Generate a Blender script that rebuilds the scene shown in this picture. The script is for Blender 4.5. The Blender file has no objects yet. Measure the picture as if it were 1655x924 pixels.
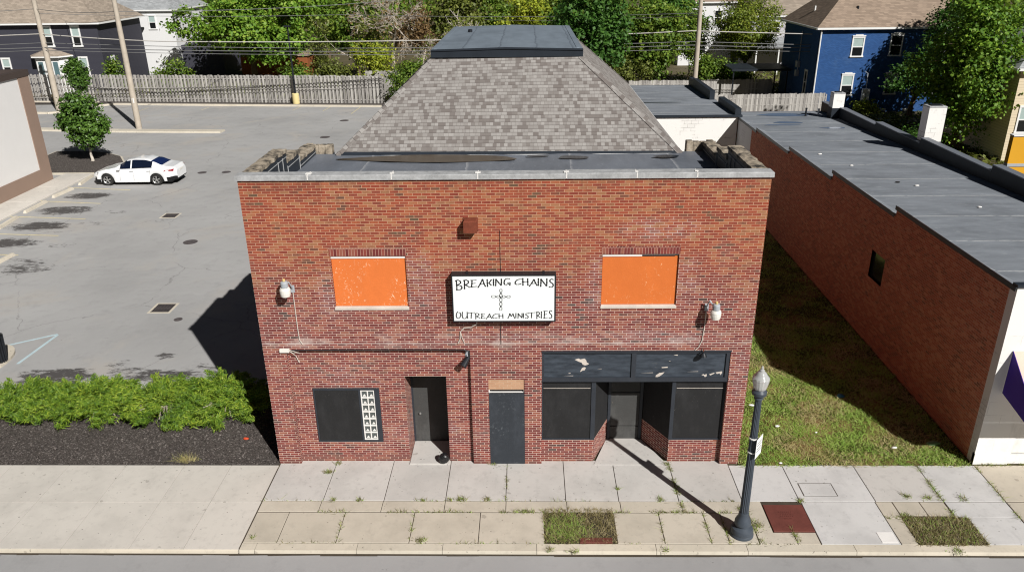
import bpy, math, random
import numpy as np
from mathutils import Vector, Matrix
rnd = random.Random(7)
nr = np.random.default_rng(11)
scn = bpy.context.scene
col = scn.collection
R = math.radians

# ------------------------------------------------------------------ camera
CP = (7.1136, -18.4809, 13.2783)
pitch, roll, yaw = 0.39948, -0.012853, -0.022639
f_ = Vector((math.sin(yaw)*math.cos(pitch), math.cos(yaw)*math.cos(pitch), -math.sin(pitch)))
r_ = Vector((math.cos(yaw), -math.sin(yaw), 0))
u_ = r_.cross(f_)
c_, s_ = math.cos(roll), math.sin(roll)
rr, uu = c_*r_+s_*u_, -s_*r_+c_*u_
cam = bpy.data.objects.new('camera', bpy.data.cameras.new('camera'))
col.objects.link(cam)
cam.matrix_world = Matrix(((rr.x, uu.x, -f_.x, CP[0]), (rr.y, uu.y, -f_.y, CP[1]), (rr.z, uu.z, -f_.z, CP[2]), (0, 0, 0, 1)))
cam.data.sensor_width = 36
cam.data.lens = 36*1262.26/1655
cam.data.clip_end = 3000
scn.camera = cam

# ------------------------------------------------------------------ light
AZ, EL = R(-34.9), R(38.0)
d = Vector((math.sin(AZ)*math.cos(EL), math.cos(AZ)*math.cos(EL), -math.sin(EL)))
sun = bpy.data.objects.new('sun', bpy.data.lights.new('sun', 'SUN'))
col.objects.link(sun)
sun.data.energy = 5.5
sun.data.angle = R(0.5)
sun.data.color = (1, .975, .935)
sun.rotation_euler = d.to_track_quat('-Z', 'Y').to_euler()
w = bpy.data.worlds.new('World')
scn.world = w
w.use_nodes = True
bg = w.node_tree.nodes['Background']
sky = w.node_tree.nodes.new('ShaderNodeTexSky')
sky.sky_type = 'NISHITA'
sky.sun_disc = False
sky.sun_elevation = EL
sky.sun_rotation = math.pi + AZ
w.node_tree.links.new(sky.outputs[0], bg.inputs[0])
bg.inputs[1].default_value = 0.0115
scn.view_settings.view_transform = 'Standard'
scn.view_settings.look = 'None'
scn.view_settings.exposure = 0
scn.cycles.max_bounces = 6
scn.cycles.use_denoising = True
scn.cycles.filter_width = 1.15
scn.cycles.sample_clamp_indirect = 3
scn.cycles.transparent_max_bounces = 12

# ------------------------------------------------------------------ materials
def S(r, g, b, k=.92):
    f = lambda c: ((c/255+.055)/1.055)**2.4 if c > 10 else c/255/12.92
    return (f(r)*k, f(g)*k, f(b)*k, 1)

class NT:
    def __init__(s, name):
        s.m = bpy.data.materials.new(name)
        s.m.use_nodes = True
        s.t = s.m.node_tree
        s.t.nodes.clear()
        s._tc = s._geo = None
    def n(s, typ, ins=None, **props):
        nd = s.t.nodes.new('ShaderNode'+typ)
        for k, v in props.items():
            setattr(nd, k, v)
        for k, v in (ins or {}).items():
            s.put(nd.inputs[k], v)
        return nd
    def put(s, sock, v):
        if isinstance(v, bpy.types.NodeSocket):
            s.t.links.new(v, sock)
        else:
            sock.default_value = v
    def tc(s, k='Object'):
        if s._tc is None:
            s._tc = s.n('TexCoord')
        return s._tc.outputs[k]
    def geo(s, k):
        if s._geo is None:
            s._geo = s.n('NewGeometry')
        return s._geo.outputs[k]
    def math(s, op, a, b=0., c=None, clamp=False):
        nd = s.n('Math', operation=op, use_clamp=clamp)
        s.put(nd.inputs[0], a)
        s.put(nd.inputs[1], b)
        if c is not None:
            s.put(nd.inputs[2], c)
        return nd.outputs[0]
    def mix(s, f, a, b, blend='MIX'):
        nd = s.n('Mix', data_type='RGBA', blend_type=blend)
        s.put(nd.inputs[0], f)
        s.put(nd.inputs[6], a)
        s.put(nd.inputs[7], b)
        return nd.outputs[2]
    def ramp(s, f, stops, interp='LINEAR'):
        nd = s.n('ValToRGB')
        cr = nd.color_ramp
        cr.interpolation = interp
        while len(cr.elements) < len(stops):
            cr.elements.new(.5)
        for e, (p, cc) in zip(cr.elements, stops):
            e.position = p
            e.color = cc if not isinstance(cc, (int, float)) else (cc, cc, cc, 1)
        s.put(nd.inputs[0], f)
        return nd.outputs[0]
    def noise(s, scale, detail=4, rough=.55, vec=None, dist=0., k='Fac'):
        nd = s.n('TexNoise', {'Scale': scale, 'Detail': detail, 'Roughness': rough, 'Distortion': dist, 'Vector': vec or s.tc()})
        return nd.outputs[k]
    def scalevec(s, v, sc):
        nd = s.n('Mapping', {'Vector': v, 'Scale': sc})
        return nd.outputs[0]
    def sep(s, v):
        return s.n('SeparateXYZ', {0: v}).outputs
    def comb(s, x, y, z=0.):
        return s.n('CombineXYZ', {0: x, 1: y, 2: z}).outputs[0]
    def smooth(s, v, lo, hi):
        nd = s.n('MapRange', interpolation_type='SMOOTHSTEP')
        s.put(nd.inputs[0], v)
        nd.inputs[1].default_value = lo
        nd.inputs[2].default_value = hi
        return nd.outputs[0]
    def bump(s, h, strength=.3, dist=.02):
        return s.n('Bump', {'Strength': strength, 'Distance': dist, 'Height': h}).outputs[0]
    def fin(s, base, rough=.8, normal=None, metal=0., spec=.3, **kw):
        b = s.n('BsdfPrincipled')
        s.put(b.inputs['Base Color'], base)
        s.put(b.inputs['Roughness'], rough)
        s.put(b.inputs['Metallic'], metal)
        s.put(b.inputs['Specular IOR Level'], spec)
        if normal is not None:
            s.put(b.inputs['Normal'], normal)
        for k, v in kw.items():
            s.put(b.inputs[k.replace('_', ' ')], v)
        o = s.n('OutputMaterial')
        s.t.links.new(b.outputs[0], o.inputs[0])
        return s.m

def mul(c, k):
    return (c[0]*k, c[1]*k, c[2]*k, 1)

def plain(name, c, rough=.8, var=.18, scale=2.5, bump=.0, metal=0., spec=.3, fine=40):
    t = NT(name)
    n1 = t.noise(scale, 5, .6)
    n2 = t.noise(fine, 3, .6)
    f = t.math('ADD', t.math('MULTIPLY', n1, .65), t.math('MULTIPLY', n2, .35))
    base = t.ramp(f, [(.28, mul(c, 1-var)), (.72, mul(c, 1+var))])
    return t.fin(base, rough, t.bump(n2, bump, .01) if bump else None, metal, spec)

def brick_mat(name, stops_hi, stops_lo, mortar_hi, mortar_lo, bw=.2255, bh=.071, ms=.0058, grime=True, zlo=4.2, zhi=7.2):
    t = NT(name)
    x, y, z = t.sep(t.tc())
    nx = t.sep(t.geo('True Normal'))[0]
    side = t.math('GREATER_THAN', t.math('ABSOLUTE', nx), .5)
    uu = t.math('ADD', t.math('MULTIPLY', x, t.math('SUBTRACT', 1., side)), t.math('MULTIPLY', y, side))
    v = t.comb(uu, z)
    b = t.n('TexBrick', {'Vector': v, 'Color1': (0, 0, 0, 1), 'Color2': (1, 1, 1, 1), 'Mortar': (.5, .5, .5, 1), 'Scale': 1., 'Mortar Size': ms,
                         'Mortar Smooth': .15, 'Bias': 0., 'Brick Width': bw, 'Row Height': bh})
    rv = t.sep(b.outputs['Color'])[0]
    n1 = t.noise(.9, 4, .6)
    n2 = t.noise(25, 3, .6)
    k = t.math('ADD', t.math('MULTIPLY', rv, .78), t.math('MULTIPLY', t.math('SUBTRACT', n1, .4), 1.1))
    k = t.math('ADD', k, t.math('MULTIPLY', t.math('SUBTRACT', n2, .5), .25))
    zf = t.smooth(t.math('ADD', z, t.math('MULTIPLY', t.math('SUBTRACT', n1, .5), 3.)), zlo, zhi)
    bc = t.mix(zf, t.ramp(k, stops_lo), t.ramp(k, stops_hi))
    mo = t.mix(zf, mortar_lo, mortar_hi)
    mo = t.mix(t.math('MULTIPLY', n2, .5), mo, mul(mortar_lo, .55))
    base = t.mix(b.outputs['Fac'], bc, mo)
    if grime:
        # lime bloom on the ledge course and scattered haze
        led = t.math('SUBTRACT', 1., t.smooth(t.math('ABSOLUTE', t.math('SUBTRACT', z, 3.83)), .0, .035))
        led2 = t.math('SUBTRACT', 1., t.smooth(t.math('ABSOLUTE', t.math('SUBTRACT', z, 3.9)), .0, .35))
        ns = t.smooth(t.noise(1.3, 5, .65, t.scalevec(t.tc(), (1, 1, 2.5))), .46, .68)
        bloom = t.math('ADD', t.math('MULTIPLY', led, t.math('ADD', .55, t.math('MULTIPLY', ns, .4))), t.math('MULTIPLY', led2, t.math('MULTIPLY', ns, .55)), clamp=True)
        hz = t.math('MULTIPLY', t.smooth(t.noise(.55, 5, .6), .55, .78), .1)
        base = t.mix(t.math('MAXIMUM', bloom, hz), base, S(205, 185, 178))
        # white bloom where the joints have been washed out, soot under the coping
        tot = None
        for bx_, bz_, rx_, rz_ in ((2.2, 2.8, 1.1, .45), (12.75, 2.9, .3, .8), (8.9, 5.5, .35, .9), (11.15, 5.6, .4, .8), (4.35, 5.6, .5, .9), (1.9, 5.2, .35, .7), (6.4, 3.95, 2.0, .2), (10.2, 4.0, 2.2, .25), (4.4, .9, 1.2, .5), (10.4, 7.0, 1.2, .35)):
            dx = t.math('DIVIDE', t.math('SUBTRACT', x, bx_), rx_)
            dz = t.math('DIVIDE', t.math('SUBTRACT', z, bz_), rz_)
            q = t.math('SUBTRACT', 1., t.smooth(t.math('ADD', t.math('MULTIPLY', dx, dx), t.math('MULTIPLY', dz, dz)), 0., 1.4))
            tot = q if tot is None else t.math('MAXIMUM', tot, q)
        jt = t.math('ADD', .07, t.math('MULTIPLY', b.outputs['Fac'], .85))
        base = t.mix(t.math('MULTIPLY', tot, t.math('MULTIPLY', jt, t.smooth(t.noise(3, 5, .7), .35, .65))), base, S(236, 220, 216))
        soot = t.math('MULTIPLY', t.smooth(z, 7.6, 8.3), t.smooth(t.noise(1.1, 5, .7, t.scalevec(t.tc(), (2.2, 1, .3))), .45, .7))
        base = t.mix(t.math('MULTIPLY', soot, .35), base, S(60, 44, 38))
        st = t.smooth(t.noise(.8, 4, .6, t.scalevec(t.tc(), (3.5, 3.5, .35))), .55, .8)
        base = t.mix(t.math('MULTIPLY', st, .28), base, S(70, 45, 40))
        lf = t.math('SUBTRACT', 1., t.smooth(z, 0., .35))
        base = t.mix(t.math('MULTIPLY', lf, t.math('MULTIPLY', t.noise(4, 3), .45)), base, S(120, 95, 80))
    base = t.n('HueSaturation', {'Hue': .506, 'Saturation': .95, 'Value': .9, 'Fac': 1., 'Color': base}).outputs[0]
    return t.fin(base, .85, t.bump(t.math('SUBTRACT', 1., b.outputs['Fac']), .5, .008), 0., .2)

M = {}
hi = [(.0, S(104, 84, 66)), (.14, S(140, 60, 48)), (.32, S(166, 68, 46)), (.48, S(138, 52, 44)), (.64, S(174, 84, 54)), (.8, S(168, 112, 78)), (.92, S(146, 78, 58)), (1., S(108, 72, 60))]
lo = [(.0, S(84, 66, 64)), (.2, S(130, 52, 52)), (.42, S(112, 44, 48)), (.6, S(146, 60, 56)), (.8, S(158, 92, 76)), (1., S(92, 58, 58))]
M['brick'] = brick_mat('front_brick', hi, lo, S(222, 164, 126), S(244, 214, 200), ms=.006)
M['soldier'] = brick_mat('soldier_brick', lo, lo, S(220, 170, 150), S(225, 180, 160), bw=.0765, bh=.31, ms=.005, grime=False)
M['tan_brick'] = brick_mat('tan_brick', [(0, S(190, 140, 110)), (1, S(208, 160, 128))], [(0, S(190, 140, 110)), (1, S(208, 160, 128))], S(225, 190, 160), S(225, 190, 160), grime=False)
db = [(.0, S(132, 82, 68)), (.3, S(164, 86, 68)), (.6, S(176, 92, 72)), (.8, S(192, 118, 94)), (1., S(122, 76, 66))]
M['side_brick'] = brick_mat('dark_brick', db, db, S(196, 160, 140), S(190, 150, 132), bw=.2255, bh=.071, ms=.006, grime=False)

def block_mat(name, c, joint, bw=.42, bh=.21):
    t = NT(name)
    x, y, z = t.sep(t.tc())
    nx = t.sep(t.geo('True Normal'))[0]
    side = t.math('GREATER_THAN', t.math('ABSOLUTE', nx), .5)
    uu = t.math('ADD', t.math('MULTIPLY', x, t.math('SUBTRACT', 1., side)), t.math('MULTIPLY', y, side))
    b = t.n('TexBrick', {'Vector': t.comb(uu, z), 'Color1': c, 'Color2': mul(c, .93), 'Mortar': joint, 'Scale': 1., 'Mortar Size': .008, 'Mortar Smooth': .3, 'Brick Width': bw, 'Row Height': bh})
    crack = t.smooth(t.noise(1.2, 5, .65), .5, .62)
    base = t.mix(crack, c, b.outputs['Color'])
    grime = t.smooth(t.noise(.9, 5, .7, t.scalevec(t.tc(), (1, 1, .4))), .58, .8)
    base = t.mix(t.math('MULTIPLY', grime, .35), base, S(120, 112, 105))
    return t.fin(base, .75, t.bump(b.outputs['Fac'], -.3, .01))
M['white_block'] = block_mat('white_painted_block', S(252, 250, 246, .85), S(150, 145, 140))
M['grey_paint'] = block_mat('grey_painted_brick', S(196, 196, 200, .9), S(150, 150, 155), .2255, .142)
M['white_front'] = block_mat('white_front_paint', S(250, 248, 244, .85), S(215, 213, 210), .8, .4)

# roofing shingles, mapped in metres along the slope through the UVs
t = NT('roof_shingle')
uv = t.tc('UV')
b = t.n('TexBrick', {'Vector': uv, 'Color1': (0, 0, 0, 1), 'Color2': (1, 1, 1, 1), 'Mortar': (.0, .0, .0, 1), 'Scale': 1., 'Mortar Size': .004, 'Mortar Smooth': .1, 'Brick Width': .17, 'Row Height': .139}, offset=.37, offset_frequency=3, squash=.7, squash_frequency=2)
rv = t.sep(b.outputs['Color'])[0]
n1 = t.noise(.7, 4, .6)
k = t.math('ADD', t.math('MULTIPLY', rv, .9), t.math('MULTIPLY', n1, .14))
base = t.ramp(k, [(.12, S(122, 115, 111)), (.3, S(133, 127, 123)), (.4, S(149, 144, 140)), (.7, S(159, 155, 151)), (1., S(169, 165, 161))])
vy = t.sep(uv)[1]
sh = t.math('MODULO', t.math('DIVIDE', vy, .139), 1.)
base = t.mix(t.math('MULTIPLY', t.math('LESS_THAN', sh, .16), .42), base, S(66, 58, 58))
base = t.mix(t.math('MULTIPLY', t.noise(60, 3), .3), base, S(90, 86, 84))
wv = t.smooth(t.noise(.9, 5, .7, t.scalevec(uv, (1, .25, 1))), .48, .75)
base = t.mix(t.math('MULTIPLY', wv, .22), base, S(84, 78, 76))
M['shingle'] = t.fin(base, .95, t.bump(sh, -.5, .01), spec=.1)
def shingle2(name, c):
    t = NT(name)
    x, y, z = t.sep(t.tc())
    b = t.n('TexBrick', {'Vector': t.comb(t.math('ADD', x, y), z), 'Color1': mul(c, .75), 'Color2': mul(c, 1.15), 'Mortar': mul(c, .5), 'Scale': 1., 'Mortar Size': .006, 'Brick Width': .4, 'Row Height': .12})
    base = t.mix(t.math('MULTIPLY', t.noise(1.2, 5, .6), .4), b.outputs['Color'], mul(c, .7))
    return t.fin(base, .95, spec=.1)
M['shingle_tan'] = shingle2('tan_shingle', S(165, 152, 138))
M['shingle_brown'] = shingle2('brown_shingle', S(158, 140, 124))
M['shingle_grey'] = shingle2('grey_shingle', S(165, 168, 170))

def membrane(name, c, seam, axis=1, step=2.6, streak=.35, rough=.6):
    t = NT(name)
    p = t.sep(t.tc())
    wob = t.math('MULTIPLY', t.noise(.9, 4), .22)
    s = t.math('MODULO', t.math('ADD', t.math('ADD', p[axis], wob), 100.), step)
    ln = t.math('SUBTRACT', 1., t.smooth(s, .0, .1))
    ln = t.math('MULTIPLY', ln, t.smooth(t.noise(2.2, 5, .7), .3, .5))
    sv = t.scalevec(t.tc(), (.5, 1.7, 1) if axis == 1 else (1.7, .5, 1))
    n1 = t.noise(1.0, 6, .68, sv)
    n2 = t.noise(.45, 4, .6)
    base = t.ramp(n1, [(.3, mul(c, 1-streak)), (.5, c), (.72, mul(c, 1+streak))])
    base = t.mix(t.math('MULTIPLY', t.smooth(n2, .5, .72), .35), base, mul(c, .55))
    base = t.mix(t.math('MULTIPLY', ln, .85), base, seam)
    wh = t.smooth(t.noise(4, 6, .78, sv), .57, .76)
    base = t.mix(t.math('MULTIPLY', wh, .6), base, seam)
    return t.fin(base, rough, t.bump(n1, .15, .02), spec=.35)
M['membrane'] = membrane('roof_membrane', S(112, 117, 126), S(160, 162, 166), 0, 3.1, .16, .5)
M['membrane2'] = membrane('weathered_membrane', S(132, 137, 144), S(206, 207, 206), 1, 2.75, .24, .65)
M['membrane3'] = membrane('cap_membrane', S(128, 139, 150), S(98, 106, 116), 0, 1.25, .14, .45)
M['black_rubber'] = plain('black_rubber', S(40, 46, 54), .5, .25, 1.5)
M['black_metal'] = plain('black_metal', S(34, 37, 42), .45, .2)
M['coping'] = plain('coping_metal', S(168, 169, 170), .7, .4, 4, .1, fine=18)
t = NT('parapet_stone')
n1 = t.noise(3.5, 6, .7)
base = t.ramp(n1, [(.38, S(52, 49, 46)), (.46, S(126, 117, 104)), (.56, S(164, 151, 133)), (.7, S(184, 174, 158))])
M['stone'] = t.fin(base, .95, t.bump(n1, .6, .03))
M['white_strip'] = plain('white_strip', S(235, 232, 228), .6, .08)
M['mortar'] = plain('old_mortar', S(205, 195, 185), .9, .2)

# orange strand board
def osb(name, c, flake, dens=.66, amt=.6):
    t = NT(name)
    v = t.n('TexVoronoi', {'Vector': t.scalevec(t.tc(), (9, 9, 26)), 'Scale': 1.2}, feature='F1')
    n1 = t.noise(9, 5, .7, t.scalevec(t.tc(), (1.6, 1, 1)), 1.2)
    n2 = t.noise(1.1, 3, .5)
    fl = t.math('MULTIPLY', t.smooth(n1, dens, dens+.07), t.smooth(n2, .4, .6))
    base = t.mix(t.math('MULTIPLY', t.sep(v.outputs['Color'])[0], .22), c, mul(c, .66))
    n3 = t.noise(1.5, 6, .7, t.scalevec(t.tc(), (1.6, 1, .7)))
    base = t.mix(t.smooth(n3, .35, .7), mul(c, .9) if c[0] > .2 else mul(c, .62), base) if c[0] > .2 else t.mix(t.smooth(n3, .45, .72), base, mul(c, 1.4))
    base = t.mix(t.math('MULTIPLY', fl, amt), base, flake)
    return t.fin(base, .75, t.bump(n1, .3, .01), spec=.2)
M['orange_board'] = osb('orange_strand_board', S(232, 126, 64), S(252, 220, 186), .575, .95)
M['orange_board2'] = osb('orange_plywood', S(222, 120, 58), S(244, 184, 136), .6, .7)
M['black_board'] = osb('black_painted_board', S(42, 42, 43), S(140, 136, 130), .64, .5)
M['slate_board'] = osb('slate_painted_board', S(56, 60, 66), S(112, 118, 122), .56, .45)
M['door_board'] = osb('dark_door_paint', S(74, 74, 73), S(190, 170, 150), .68, .6)
# weathered fascia: dark blue-black paint flaking in horizontal streaks
t = NT('flaking_fascia_paint')
sv = t.scalevec(t.tc(), (1.3, 1, 9))
n1 = t.noise(1.8, 7, .75, sv)
n2 = t.noise(.9, 3, .5)
ch = t.math('MULTIPLY', t.smooth(n1, .63, .69), t.smooth(n2, .5, .65))
base = t.ramp(t.noise(2.5, 5, .6, t.scalevec(t.tc(), (1, 1, 4))), [(.3, S(44, 50, 58)), (.7, S(72, 80, 90))])
base = t.mix(t.math('MULTIPLY', ch, .75), base, S(205, 190, 172))
M['fascia'] = t.fin(base, .55, t.bump(ch, .3, .005))
M['black_frame'] = plain('black_frame_paint', S(52, 56, 63), .55, .2, 3)
M['glass_block'] = plain('glass_block', S(84, 90, 90), .15, .5, 14, spec=.6, fine=30)
M['sign_white'] = plain('sign_face', S(246, 250, 250, .88), .35, .025, 1.2)
M['sign_black'] = plain('sign_paint', S(26, 26, 28), .6, .1)
M['rust'] = plain('rusty_metal', S(120, 62, 44), .85, .35, 8)
M['lamp_grey'] = plain('lamp_grey', S(170, 176, 182), .45, .1)
M['lamp_white'] = plain('lamp_refractor', S(232, 230, 222), .3, .08)
M['lamp_eye'] = plain('photocell', S(214, 190, 130), .5, .1)
M['wire_white'] = plain('white_cable', S(205, 196, 186), .6, .1)
M['bag'] = plain('black_plastic', S(28, 28, 30), .25, .3, 9, .6, spec=.6)
M['post_paint'] = plain('lamp_post_paint', S(70, 77, 86), .45, .15, 4)
t = NT('lamp_globe_glass')
M['globe'] = t.fin((.86, .87, .86, 1), .12, None, 0., .5, Transmission_Weight=.55)
M['paper'] = plain('paper', S(238, 238, 236), .8, .06)
M['print'] = plain('printed_ink', S(120, 120, 125), .8, .1)

# concrete
def concrete(name, c, c2, joint=0):
    t = NT(name)
    isl = t.geo('Random Per Island')
    n1 = t.noise(.7, 6, .62)
    n2 = t.noise(55, 4, .7)
    n3 = t.noise(4, 5, .7)
    base = t.mix(isl, c, c2)
    base = t.mix(t.math('MULTIPLY', t.smooth(n1, .42, .68), .5), base, mul(c, .72))
    base = t.mix(t.math('MULTIPLY', t.smooth(n3, .5, .72), .38), base, mul(c2, .64))
    n4 = t.noise(1.6, 6, .75, t.scalevec(t.tc(), (2.2, .5, 1)))
    base = t.mix(t.math('MULTIPLY', t.smooth(n4, .55, .75), .3), base, mul(c, .6))
    base = t.mix(t.math('MULTIPLY', n2, .28), base, mul(c, .62))
    sp = t.smooth(t.noise(11, 2, .5), .70, .73)
    base = t.mix(t.math('MULTIPLY', sp, .6), base, S(80, 74, 66))
    sp2 = t.smooth(t.noise(3.3, 2, .5), .71, .735)
    base = t.mix(t.math('MULTIPLY', sp2, .35), base, S(110, 102, 92))
    return t.fin(base, .9, t.bump(n2, .25, .006), spec=.2)
M['concrete'] = concrete('sidewalk_concrete', S(208, 204, 199), S(199, 195, 190))
M['concrete_tan'] = concrete('old_tan_concrete', S(200, 191, 175), S(210, 201, 186))
M['concrete_new'] = concrete('new_concrete', S(206, 204, 202), S(214, 212, 210))
M['concrete_left'] = concrete('broad_pale_concrete', S(217, 211, 202), S(211, 205, 196))
M['kerb'] = concrete('kerb_concrete', S(220, 210, 192), S(208, 200, 184))
M['soil'] = plain('joint_soil', S(74, 66, 56), .95, .35, 4)
M['dirt'] = plain('bare_ground', S(92, 84, 62), .95, .35, .5, .3)

# grass base and blades
t = NT('lawn_soil')
n1 = t.noise(.8, 6, .65)
n2 = t.noise(18, 5, .7)
base = t.ramp(n1, [(.3, S(60, 70, 28)), (.48, S(84, 88, 40)), (.58, S(150, 124, 86)), (.75, S(176, 140, 106))])
base = t.mix(t.math('MULTIPLY', n2, .6), base, S(44, 48, 20))
M['lawn'] = t.fin(base, .95, t.bump(n2, .6, .03), spec=.1)

def leafmat(name, stops, trans=.25, rough=.55, ns=.45, wi=.6):
    t = NT(name)
    isl = t.geo('Random Per Island')
    n1 = t.noise(ns, 4, .65)
    k = t.math('ADD', t.math('MULTIPLY', isl, wi), t.math('MULTIPLY', t.math('SUBTRACT', n1, .22), .95 if ns > 1 else .6), clamp=True)
    c = t.ramp(k, stops)
    b = t.n('BsdfPrincipled', {'Base Color': c, 'Roughness': rough, 'Specular IOR Level': .35})
    tr = t.n('BsdfTranslucent', {'Color': t.mix(.5, c, mul(stops[-1][1], 1.1))})
    mx = t.n('MixShader', {0: trans, 1: b.outputs[0], 2: tr.outputs[0]})
    o = t.n('OutputMaterial')
    t.t.links.new(mx.outputs[0], o.inputs[0])
    return t.m
def G3(a, b, c):
    return [(.1, a+(1,)), (.5, b+(1,)), (.95, c+(1,))]
M['leaf_maple'] = leafmat('maple_leaves', G3((.07, .16, .015), (.16, .30, .03), (.34, .42, .06)))
M['leaf_dark'] = leafmat('dark_leaves', G3((.025, .075, .012), (.06, .15, .022), (.12, .24, .04)))
M['leaf_mid'] = leafmat('mid_leaves', G3((.05, .11, .012), (.13, .22, .025), (.30, .36, .05)))
M['leaf_locust'] = leafmat('locust_leaves', G3((.07, .12, .012), (.18, .24, .025), (.36, .38, .05)))
M['leaf_bright'] = leafmat('bright_leaves', G3((.04, .11, .012), (.12, .24, .02), (.32, .44, .05)))
M['leaf_pear'] = leafmat('pear_leaves', G3((.03, .075, .012), (.08, .16, .025), (.15, .26, .045)), .15, .4)
M['leaf_olive'] = leafmat('olive_leaves', G3((.07, .09, .02), (.14, .17, .03), (.26, .28, .06)))
M['leaf_brown'] = leafmat('brown_leaves', G3((.12, .075, .035), (.22, .14, .06), (.30, .20, .09)))
M['leaf_yellow'] = leafmat('yellow_leaves', G3((.14, .20, .02), (.32, .38, .03), (.55, .55, .07)))
M['verge'] = leafmat('verge_straw', G3((.10, .10, .03), (.28, .24, .10), (.50, .42, .26)), .3, ns=3., wi=.6)
M['weed'] = leafmat('weeds', G3((.05, .07, .02), (.17, .17, .06), (.40, .34, .17)), .3, ns=1.6, wi=.6)
M['juniper'] = leafmat('juniper_needles', G3((.03, .075, .01), (.13, .24, .022), (.44, .52, .055)), .22, ns=1.3, wi=.5)
M['blade'] = leafmat('grass_blades', G3((.15, .32, .045), (.35, .54, .10), (.70, .70, .30)), .4, ns=1.4, wi=.45)
M['blade_dry'] = leafmat('dry_grass_blades', G3((.30, .36, .10), (.54, .48, .22), (.74, .60, .38)), .4, ns=1.4, wi=.5)
M['bark'] = plain('bark', S(104, 88, 72), .95, .3, 3, .5)
M['bark_grey'] = plain('grey_bark', S(186, 174, 160), .95, .25, 3, .4)
M['bark_pale'] = plain('pale_bark', S(205, 196, 184), .9, .2, 3, .3)

# mulch
t = NT('dark_mulch')
n2 = t.noise(26, 6, .75)
v = t.n('TexVoronoi', {'Vector': t.tc(), 'Scale': 28.})
base = t.ramp(n2, [(.3, S(52, 48, 46)), (.55, S(88, 82, 78)), (.75, S(136, 129, 124))])
base = t.mix(t.math('MULTIPLY', t.math('GREATER_THAN', t.sep(v.outputs['Color'])[0], .9), .55), base, S(150, 142, 138))
M['mulch'] = t.fin(base, .95, t.bump(n2, .8, .03), spec=.15)
M['chip'] = leafmat('mulch_chip_wood', [(.1, S(44, 40, 38)), (.6, S(88, 80, 76)), (.95, S(156, 148, 142))], .0, .9)

# car park asphalt with drip stains under the stalls
def asphalt(name, c, stains=(), cracks=True, warm=None):
    t = NT(name)
    n1 = t.noise(.16, 6, .62)
    n2 = t.noise(70, 4, .75)
    n3 = t.noise(1.3, 6, .7)
    base = t.ramp(n1, [(.32, mul(c, .84)), (.5, c), (.7, mul(c, 1.12))])
    if warm:
        base = t.mix(t.smooth(t.noise(.3, 4, .6, dist=.6), .5, .72), base, warm)
    base = t.mix(t.math('MULTIPLY', t.smooth(n3, .48, .75), .4), base, mul(c, .62))
    base = t.mix(t.math('MULTIPLY', n2, .4), base, mul(c, .6))
    sv = t.scalevec(t.tc(), (1., 2.2, 1.))
    spots = t.smooth(t.noise(1.15, 6, .75, sv), .66, .71)
    base = t.mix(t.math('MULTIPLY', spots, .55), base, S(60, 56, 55))
    pale = t.smooth(t.noise(.5, 5, .6, t.scalevec(t.tc(), (.5, 1.6, 1))), .6, .75)
    base = t.mix(t.math('MULTIPLY', pale, .25), base, mul(c, 1.3))
    vo = t.n('TexVoronoi', {'Vector': t.n('VectorMath', {0: t.tc(), 1: t.noise(.8, 4, .6, k='Color')}, operation='ADD').outputs[0], 'Scale': .16}, feature='DISTANCE_TO_EDGE')
    cr = t.math('SUBTRACT', 1., t.smooth(vo.outputs['Distance'], .0, .006))
    cr = t.math('MULTIPLY', cr, t.smooth(t.noise(.35, 3), .42, .55))
    base = t.mix(t.math('MULTIPLY', cr, .4 if cracks else 0.), base, S(96, 92, 90))
    if stains:
        x, y, z = t.sep(t.tc())
        e = t.noise(1.3, 6, .8, t.scalevec(t.tc(), (.8, 2., 1)))
        e2 = t.noise(4., 5, .75, t.scalevec(t.tc(), (.8, 2., 1)))
        tot = None
        for sx, sy, rx, ry, a in stains:
            dx = t.math('DIVIDE', t.math('SUBTRACT', x, sx), rx)
            dy = t.math('DIVIDE', t.math('SUBTRACT', y, sy), ry)
            q = t.math('ADD', t.math('MULTIPLY', dx, dx), t.math('MULTIPLY', dy, dy))
            m = t.math('SUBTRACT', 1., t.smooth(q, .0, 2.2))
            m = t.math('MULTIPLY', m, a)
            tot = m if tot is None else t.math('MAXIMUM', tot, m)
        k = t.math('ADD', tot, t.math('ADD', t.math('MULTIPLY', t.math('SUBTRACT', e, .5), 2.6), t.math('MULTIPLY', t.math('SUBTRACT', e2, .5), 1.5)))
        k = t.math('MULTIPLY', t.smooth(k, .5, .9), t.smooth(tot, .02, .3))
        base = t.mix(t.math('MULTIPLY', k, .86), base, S(52, 47, 46))
    return t.fin(base, .92, t.bump(n2, .35, .008), spec=.2)
stains = [(-19.9, 27.5, 1.4, .75, 1.), (-19.8, 24.5, 1.6, .8, 1.), (-19.6, 21.6, 1.7, .8, 1.), (-19.6, 18.9, 1.6, .8, .95), (-16.6, 15.4, 1.5, 1.0, .7),
          (-16.9, 22.0, .9, .35, .55), (-16.6, 24.1, .8, .3, .6), (-16.7, 18.5, .9, .4, .5), (-9.2, 4.9, 1.35, .75, 1.), (-7.0, 5.3, .9, .5, .6),
          (-5.6, 5.1, 1.5, .4, .95), (-4.3, 5.5, .7, .5, .7), (-6.1, 6.5, .4, .3, .75), (-7.6, 5.9, .5, .35, .6), (-10.2, 5.2, .7, .35, .8), (-17.6, 16.4, .8, .4, .6)]
M['lot'] = asphalt('car_park_asphalt', S(174, 173, 172), stains, warm=S(182, 177, 171))
M['road'] = asphalt('road_asphalt', S(168, 167, 167), cracks=False)
M['dark_asphalt'] = asphalt('dark_driveway', S(110, 110, 112))
M['stripe'] = plain('worn_stripe_paint', S(206, 194, 156), .8, .22, 3, fine=12)
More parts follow.
